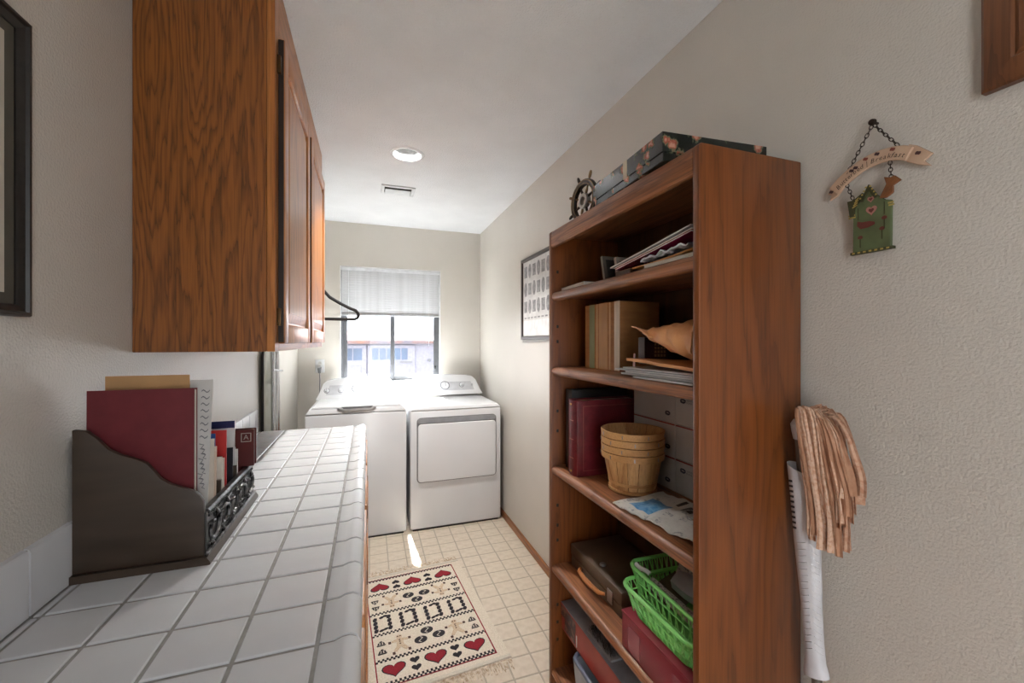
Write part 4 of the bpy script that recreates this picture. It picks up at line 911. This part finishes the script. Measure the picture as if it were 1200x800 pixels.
MB().box(-.46, -.356, 1.3495, 1.353, 1.158, 1.1775).build('navy_heading', mat('navy_heading', (28, 38, 84), .45), o)
sheet_up('envelope', 'narrow white envelope just in front of the address book', 'envelope', mat('narrow_envelope', (220, 218, 214), .7), -.45, -.345, 1.335, 1.10, .003, .004)
sheet_up('envelope', 'bent white envelope below the navy headed pad', 'envelope', mat('bent_envelope', (210, 208, 206), .7), -.45, -.348, 1.326, 1.108, .002, .004)
ab = thing('address_book', 'dark red address book lettered A at the far end of the letter rack', 'book', (-.37, 1.40, Z0+.0162), 0)
MB().box(-.45, -.318, 1.392, 1.396, 1.036, 1.142).build('cover', mat('oxblood_cover', (88, 26, 24), .4), ab, bev=.001, seg=1)
MB().box(-.45, -.318, 1.418, 1.422, 1.036, 1.142).build('cover', MATS['oxblood_cover'], ab, bev=.001, seg=1)
MB().box(-.448, -.322, 1.3962, 1.4178, 1.037, 1.14).build('pages', DKBRN, ab)
MB().box(-.45, -.35, 1.394, 1.42, Z0+.0165, 1.036).build('lower_half', MATS['oxblood_cover'], ab)
m = MB()
for b_ in ((-.351, -.325, 1.131, 1.133), (-.351, -.325, 1.107, 1.109), (-.351, -.349, 1.109, 1.131), (-.327, -.325, 1.109, 1.131)): m.box(b_[0], b_[1], 1.3914, 1.3921, b_[2], b_[3])
m.text('A', .02, (-.338, 1.3914, 1.12), (1, 0, 0), (0, 0, 1), (0, 0, 0)); m.build('letter_badge', mat('silver_print', (178, 172, 164), .4), ab)

# ================================================================== pictures
def molding(name, par, m, X, y0, y1, z0, z1, w, d, sg, prof):
    """four mitred lengths on a wall at X; sg=+1 the wall's room side is +X; prof: list of (t across 0..1, depth 0..1)"""
    C = [(y0, z0), (y1, z0), (y1, z1), (y0, z1)]; I = [(y0+w, z0+w), (y1-w, z0+w), (y1-w, z1-w), (y0+w, z1-w)]
    for k in range(4):
        a, b_ = C[k], C[(k+1) % 4]; ai, bi = I[k], I[(k+1) % 4]; mb = MB(); n = len(prof)
        for (o_, i_) in ((a, ai), (b_, bi)):
            mb.v += [Vector((X+sg*d*q, o_[0]+(i_[0]-o_[0])*t_, o_[1]+(i_[1]-o_[1])*t_)) for t_, q in prof]
        mb.f = [(j, (j+1) % n, n+(j+1) % n, n+j) for j in range(n)] + [tuple(range(n)), tuple(range(2*n-1, n-1, -1))]
        mb.build(name, m, par, smooth=True, ang=25)
pl = thing('framed_picture', 'black framed picture with dark mat on the left wall', 'picture', (XL, .66, 1.442))
PB = [(0, .02), (0, .8), (.1, 1), (.35, 1), (.45, .75), (.85, .6), (1, .45), (1, .02)]
molding('frame_length', pl, BLACKW, XL, .36, .945, 1.442, 1.945, .020, .018, 1, PB)
bx('mat_board', mat('taupe_mat', (78, 74, 64), .8), pl, XL+.003, XL+.006, .38, .925, 1.462, 1.925)
bx('picture_print', mat('beige_print', (190, 182, 168), .7, ns=8), pl, XL+.0062, XL+.0075, .42, .903, 1.480, 1.905)
GLS = mat('picture_glass', (255, 255, 255), .05)
pr_ = thing('framed_print', 'grey framed print of small oval and square pictures past the bookcase', 'picture', (XR, 2.35, 1.412))
PG = [(0, .02), (0, .9), (.15, 1), (.8, 1), (1, .6), (1, .02)]
molding('frame_length', pr_, mat('dark_pewter_frame', (74, 68, 64), .35, .2), XR, 2.02, 2.696, 1.412, 1.963, .024, .018, -1, PG)
bx('print_sheet', mat('print_white', (214, 214, 212), .6), pr_, XR-.008, XR-.004, 2.044, 2.672, 1.436, 1.939)
bx('caption_band', mat('caption_white', (232, 232, 232), .6), pr_, XR-.0085, XR-.008, 2.05, 2.665, 1.44, 1.54)
LG = mat('leaf_grey', (120, 120, 122), .7, c2=(160, 160, 160), ns=40)
for r_ in range(3):
    for k in range(8):
        yc = 2.622-k*.074; zc = 1.868-r_*.118; 
        if (r_+k) % 2: P = [(.027*math.cos(2*math.pi*j/16), .048*math.sin(2*math.pi*j/16)) for j in range(16)]
        else: P = [(-.027, -.038), (.027, -.038), (.027, .038), (-.027, .038)]
        MB().prism(P, (XR-.0086, yc, zc), (0, 1, 0), (0, 0, 1), (.0005, 0, 0)).build('portrait', LG, pr_)
m = MB()
for k in range(10): m.box(XR-.0088, XR-.0085, 2.645-k*.058-.04, 2.645-k*.058, 1.552, 1.562)
m.build('caption_lines', LG, pr_)
pw = thing('framed_picture', 'broad brown wooden picture frame high on the right wall near the camera', 'picture', (XR, .12, 1.829))
PWD = [(0, .02), (0, .55), (.06, .7), (.5, .85), (.55, .7), (.62, .85), (.9, 1), (1, .8), (1, .02)]
molding('frame_length', pw, wood('frame_walnut', (122, 76, 44), (88, 50, 26), 'Z', 5, pore=.6), XR, -.17, .4087, 1.829, 2.34, .075, .026, -1, PWD)
bx('picture_print', mat('dark_print', (120, 112, 96), .6, ns=5), pw, XR-.012, XR-.004, -.095, .334, 1.904, 2.265)

# ================================================================== hanging sign
sg_ = thing('hanging_sign', 'painted birdhouse plaque hanging from a bed and breakfast ribbon sign', 'sign', (XR, .57, 1.588))
XS = XR-.012
U_, V_, N_ = (0, -1, 0), (0, 0, 1), (-.006, 0, 0)
RIB = mat('ribbon_cream', (206, 178, 152), .55, c2=(196, 164, 138), ns=18); INKB = mat('dark_ink', (52, 36, 28), .6); CHN = mat('dark_chain', (58, 46, 38), .45, .6)
cl = [(-.648, 1.742), (-.632, 1.757), (-.615, 1.768), (-.595, 1.778), (-.576, 1.783), (-.556, 1.784), (-.538, 1.782), (-.522, 1.777), (-.508, 1.769)]
def nrm(k): a, b_ = Vector(cl[max(0, k-1)]), Vector(cl[min(len(cl)-1, k+1)]); t_ = (b_-a).normalized(); return Vector((-t_.y, t_.x)), t_
hwid = .0135
poly = [tuple(Vector(cl[k])+nrm(k)[0]*hwid) for k in range(len(cl))] + [tuple(Vector(cl[k])-nrm(k)[0]*hwid) for k in range(len(cl)-1, -1, -1)]
MB().prism(poly, (XS, 0, 0), U_, V_, N_).build('ribbon', RIB, sg_, bev=.0012, seg=1)
MB().prism([(-.640, 1.762), (-.655, 1.757), (-.664, 1.741), (-.656, 1.737), (-.660, 1.725), (-.644, 1.731), (-.632, 1.744)], (XS+.006, 0, 0), U_, V_, N_).build('ribbon_tail', RIB, sg_, bev=.001, seg=1)
MB().prism([(-.512, 1.790), (-.499, 1.782), (-.475, 1.757), (-.488, 1.748), (-.478, 1.734), (-.500, 1.745), (-.516, 1.757)], (XS+.006, 0, 0), U_, V_, N_).build('ribbon_tail', RIB, sg_, bev=.001, seg=1)
txt = 'Butterbed | Breakfast'; m = MB(); 
L = [0]
for k in range(1, len(cl)): L.append(L[-1]+(Vector(cl[k])-Vector(cl[k-1])).length)
adv = {'i': .5, '|': .45, ' ': .5, 't': .6, 'r': .65, 'f': .55, 'B': 1.2, 'k': .9}
tot = sum(adv.get(c, .9) for c in txt); s0 = .006; span = L[-1]-.012; acc = 0
for c in txt:
    w = adv.get(c, .9)/tot*span; s_ = s0+acc+w/2; acc += w
    if c == ' ': continue
    k = max(i for i in range(len(L)) if L[i] <= s_); k = min(k, len(cl)-2); f_ = (s_-L[k])/(L[k+1]-L[k])
    p = Vector(cl[k]).lerp(Vector(cl[k+1]), f_); t_ = (Vector(cl[k+1])-Vector(cl[k])).normalized(); nn_ = Vector((-t_.y, t_.x)); p = p-nn_*.004
    m.text(c, .0135, (XS-.0066, -p.x, p.y), (0, -t_.x, t_.y), (0, -nn_.x, nn_.y), (0, 0, 0), 'CENTER', .2)
m.build('lettering', INKB, sg_)
m = MB()
for (p, q, c) in ((-.61, 1.7745, 0), (-.602, 1.778, 0), (-.583, 1.789, 1), (-.562, 1.791, 0), (-.535, 1.789, 1), (-.652, 1.742, 0), (-.494, 1.764, 0)):
    MB().prism([(p+.0048*math.cos(t_), q+.0034*math.sin(t_)+.001*math.cos(3*t_)) for t_ in [2*math.pi*k/10 for k in range(10)]], (XS-.0062, 0, 0), U_, V_, (-.0008, 0, 0)).build('painted_bird', mat('plum_paint', (70, 44, 46), .6) if c == 0 else mat('rust_paint', (132, 70, 54), .6), sg_)
def chain(a, b_, n):
    m = MB(); a, b_ = Vector(a), Vector(b_); d = (b_-a)/n; t_ = d.normalized(); s1 = Vector((1, 0, 0)); s2 = t_.cross(s1).normalized()
    for k in range(n):
        c0 = a+d*(k+.5); s_ = s1*.5+s2*.85 if k % 2 == 0 else s1*.85-s2*.5; ln = d.length*.66
        m.tube([c0+t_*ln*math.cos(x_)+s_*.0030*math.sin(x_) for x_ in [2*math.pi*i/10 for i in range(10)]], .0009, 5, closed=True)
    m.build('chain', CHN, sg_, smooth=True)
XM = XS-.003
chain((XM, .572, 1.857), (XM, .622, 1.770), 12); chain((XM, .570, 1.857), (XM, .527, 1.793), 9)
chain((XM, .622, 1.750), (XM, .609, 1.712), 5); chain((XM, .541, 1.768), (XM, .539, 1.732), 5)
MB().lathe([(.0, -.010), (.006, -.009), (.007, -.003), (.003, 0), (.0025, .014)], (XR-.012, .571, 1.862), 12, 'X').build('nail', CHN, sg_, smooth=True)
OLV = mat('moss_green_paint', (96, 108, 72), .6, c2=(74, 84, 56), ns=16); OLD = mat('dark_olive', (64, 66, 40), .6); YEL = mat('straw_yellow', (180, 158, 84), .6)
O_ = (XS, 0, 0)
MB().prism([(-.608, 1.592), (-.538, 1.590), (-.537, 1.688), (-.548, 1.692), (-.560, 1.704), (-.576, 1.722), (-.592, 1.702), (-.607, 1.692)], O_, U_, V_, N_).build('birdhouse_board', OLV, sg_, bev=.001, seg=1)
MB().prism([(-.592, 1.700), (-.576, 1.732), (-.560, 1.704), (-.565, 1.700), (-.576, 1.720), (-.587, 1.698)], (XS-.004, 0, 0), U_, V_, N_).build('gable_trim', OLD, sg_)
m = MB()
for k in range(4):
    for sx in (-1, 1): p, q = -.576+sx*(.004+.0035*k), 1.727-.0068*k; m.prism([(p-.0016, q-.0016), (p+.0016, q-.0016), (p+.0016, q+.0016), (p-.0016, q+.0016)], (XS-.0102, 0, 0), U_, V_, (-.0006, 0, 0))
m.build('gable_dots', YEL, sg_)
MB().prism([(-.617, 1.708), (-.605, 1.708), (-.588, 1.718), (-.592, 1.706), (-.602, 1.690), (-.604, 1.672), (-.612, 1.672)], (XS-.003, 0, 0), U_, V_, N_).build('side_roof', OLD, sg_)
for k in range(4): MB().prism([(-.606+.002*k, 1.690+.0045*k), (-.597+.001*k, 1.694+.005*k), (-.597+.001*k, 1.696+.005*k), (-.607+.002*k, 1.6925+.0045*k)], (XS-.0092, 0, 0), U_, V_, (-.0006, 0, 0)).build('straw', YEL, sg_)
for (a, b_, c, d) in ((-.615, -.602, 1.669, 1.672), (-.615, -.603, 1.674, 1.677), (-.541, -.532, 1.676, 1.679), (-.542, -.533, 1.681, 1.684)): MB().prism(rect(a, b_, c, d), (XS-.006, 0, 0), U_, V_, (-.002, 0, 0)).build('straw', YEL, sg_)
BUT = mat('butterfly_orange', (142, 92, 52), .55, c2=(116, 70, 40), ns=60)
for P in ([(-.557, 1.697), (-.545, 1.722), (-.549, 1.738), (-.538, 1.733), (-.531, 1.735), (-.520, 1.722), (-.532, 1.716)], [(-.557, 1.697), (-.533, 1.715), (-.533, 1.701), (-.545, 1.694)]):
    MB().prism(P, (XS-.004, 0, 0), U_, V_, (-.005, 0, 0)).build('butterfly_wing', BUT, sg_, bev=.001, seg=1)
PNK = mat('dusty_pink', (176, 122, 112), .6); MAR = mat('maroon_paint', (104, 48, 42), .6)
def flatp(nm, P, m, lift=.0064): MB().prism(P, (XS-lift+.0004, 0, 0), U_, V_, (-.0009, 0, 0)).build(nm, m, sg_)
for (cy, cz, r_) in ((-.573, 1.700, .0065), (-.572, 1.676, .010)):
    flatp('painted_heart', heart(cy, cz, r_*2, r_*2, 1), PNK); flatp('heart_centre', heart(cy, cz, r_, r_, 1), MAR, .007)
flatp('painted_robin', [(-.598, 1.660), (-.590, 1.656), (-.575, 1.655), (-.566, 1.651), (-.566, 1.646), (-.578, 1.642), (-.592, 1.642), (-.599, 1.650)], MAR)
for (cy, cz) in ((-.593, 1.624), (-.553, 1.634), (-.549, 1.655)): flatp('painted_flower', ell(cy, cz, .005, .004, 8), MAR); flatp('painted_stem', rect(cy-.0008, cy+.0008, cz-.022, cz-.003), OLD)
for (cy) in (-.597, -.549): flatp('painted_stem', rect(cy-.0008, cy+.0008, 1.662, 1.688), OLD)
MB().prism(rect(-.611, -.533, 1.5885, 1.594), (XS, 0, 0), U_, V_, (-.009, 0, 0)).build('bottom_ledge', OLD, sg_)
m = MB()
for k in range(7): m.prism(rect(-.607+k*.0105, -.602+k*.0105, 1.5895, 1.593), (XS-.009, 0, 0), U_, V_, (-.0006, 0, 0))
m.build('ledge_dots', YEL, sg_)

# ================================================================== twist mop
mp = thing('twist_mop', 'upturned mop with peach cloth strips and white wringer sleeve beside the bookcase', 'mop', (.955, .66, 0))
MX = .958
pole = lambda z: Vector((MX, .652+.036*(z-.6)/.5, z))
MB().tube([pole(.001), pole(.6), pole(1.2)], .0105, 12).build('pole', mat('grey_pole', (112, 104, 96), .4, .3), mp, smooth=True)
SLV = mat('white_sleeve', (214, 215, 220), .35)
rs = [(.645, .026, .020), (.655, .025, .02), (.675, .021, .0185), (.72, .0195, .018), (.80, .0215, .019), (.87, .0255, .0195), (.93, .0275, .021), (1.0, .0285, .022), (1.06, .030, .023), (1.095, .032, .024), (1.103, .0325, .0245)]
n = 28; m = MB(); 
for s_ in (0, 1):
    for z, ry, rx in rs:
        c0 = pole(z)
        for k in range(n):
            t_ = 2*math.pi*k/n; q = .0022*s_
            dz = -.010*math.sin(t_)*0 + (.009*math.cos(t_) if z > 1.08 else (-.008*math.cos(t_) if z < .66 else 0))
            m.v.append(c0+Vector(((rx-q)*math.sin(t_), (ry-q)*math.cos(t_), dz)))
K = len(rs); hole = set()
for i in range(K-1):
    for k in range(n):
        m.f.append((i*n+k, i*n+(k+1) % n, (i+1)*n+(k+1) % n, (i+1)*n+k)); o_ = K*n; m.f.append((o_+i*n+k, o_+(i+1)*n+k, o_+(i+1)*n+(k+1) % n, o_+i*n+(k+1) % n))
for i in (0, K-1):
    for k in range(n): m.f.append((i*n+k, i*n+(k+1) % n, K*n+i*n+(k+1) % n, K*n+i*n+k))
slv = m.build('wringer_sleeve', SLV, mp, smooth=True, ang=50)
def onsl(z, t_, off=.0004):
    for a, b_ in zip(rs, rs[1:]):
        if a[0] <= z <= b_[0]: f_ = (z-a[0])/(b_[0]-a[0]); ry, rx = a[1]+(b_[1]-a[1])*f_, a[2]+(b_[2]-a[2])*f_; break
    return pole(z)+Vector(((rx+off)*math.sin(t_), (ry+off)*math.cos(t_), 0))
SLOT = mat('slot_dark', (30, 34, 44), .6)
for tc in (-58, -165):
    for k in range(10):
        z = .965+.0118*k; m = MB(); t0, t1 = R(tc-17), R(tc+17)
        v = [onsl(z+(.0 if j < 4 else .0052)+.004*(j % 4)/3*(1 if tc > -100 else -1)*-1, t0+(t1-t0)*(j % 4)/3, .0005) for j in range(8)]
        m.add(v, [(0, 1, 5, 4), (1, 2, 6, 5), (2, 3, 7, 6)]); m.build('slot', SLOT, slv)
for tc in (-90, -148):
    m = MB(); sgn = 1 if tc > -100 else -1
    for k in range(17):
        z = .70+.0145*k; m.tube([onsl(z, R(tc+24*sgn), 0), onsl(z+.005, R(tc), .0006), onsl(z+.010, R(tc-22*sgn), 0)], .0016, 5)
    m.build('grip_ribs', SLV, slv, smooth=True)
CLO = [mat('peach_cloth', (204, 166, 140), .85, c2=(186, 138, 110), ns=120, lo=.45, hi=.62), mat('peach_cloth_pale', (212, 180, 156), .85, c2=(192, 148, 120), ns=140, lo=.45, hi=.65), mat('peach_cloth_dark', (180, 138, 110), .85, c2=(162, 116, 88), ns=50)]
random.seed(11)
top0 = Vector((MX, .692, 1.215))
ncl = 34
for k in range(ncl):
    f_ = k/(ncl-1); lay = random.random()
    yend = .650-.084*f_**.9 + random.uniform(-.009, .009); zend = (.945+random.uniform(0, .03)) if f_ < .68 else (.985+.09*(f_-.68)/.32+random.uniform(0, .02))
    if k == 0: yend = .683; zend = .965
    x0 = MX-.026-.012*lay if k % 3 else MX+.018*lay; x0 = max(.925, min(x0, .985))
    crest = 1.225+.030*math.sin(math.pi*min(1, .25+.6*f_))*(.6+.4*random.random())
    ym = .676-.042*f_ - .012*f_*f_
    ctrl = [Vector((MX, .686, 1.185)), Vector((MX-.008, .690-.004*f_, 1.222)), Vector((x0, ym, crest)), Vector((x0-.006, ym-.028*f_-.004, crest-.03)), Vector((x0-.004, .6*yend+.4*ym-.01*f_, .45*zend+.55*crest)), Vector((x0, .9*yend+.1*ym-.004*f_, .75*zend+.25*crest)), Vector((x0+random.uniform(-.006, .006), yend, zend))]
    # Catmull-Rom
    pts = []
    for i in range(len(ctrl)-1):
        p0, p1, p2, p3 = ctrl[max(0, i-1)], ctrl[i], ctrl[i+1], ctrl[min(len(ctrl)-1, i+2)]
        for j in range(4):
            t_ = j/4; pts.append(.5*((2*p1)+(p2-p0)*t_+(2*p0-5*p1+4*p2-p3)*t_*t_+(3*p1-p0-3*p2+p3)*t_**3))
    pts.append(ctrl[-1]); hw = random.uniform(.0055, .0085); tw = random.uniform(-1.4, 1.4); m = MB(); th = .0012
    for i, p in enumerate(pts):
        q = i/(len(pts)-1); a = tw*(q-.3)+.35*math.sin(5*q+k); t_ = (pts[min(i+1, len(pts)-1)]-pts[max(i-1, 0)]).normalized()
        s_ = Vector((math.sin(a), math.cos(a), 0)); s_ = (s_-t_*s_.dot(t_)).normalized(); nn_ = t_.cross(s_)
        g = hw*(.55+.6*q)
        for (e, h_) in ((-1, 0), (-.3, .0016), (.35, -.0012), (1, .0006)): m.v.append(p+s_*g*e+nn_*(h_+th/2))
        for (e, h_) in ((1, .0006), (.35, -.0012), (-.3, .0016), (-1, 0)): m.v.append(p+s_*g*e+nn_*(h_-th/2))
    for i in range(len(pts)-1):
        for j in range(8): m.f.append((i*8+j, i*8+(j+1) % 8, (i+1)*8+(j+1) % 8, (i+1)*8+j))
    m.f += [tuple(range(8)), tuple((len(pts)-1)*8+j for j in range(7, -1, -1))]
    m.build('cloth_strip', CLO[k % 3], mp, smooth=True)
MB().lathe([(.0, .028), (.012, .026), (.018, .015), (.016, 0), (.012, -.02)], pole(1.19), 16).build('mop_hub', SLV, mp, smooth=True)
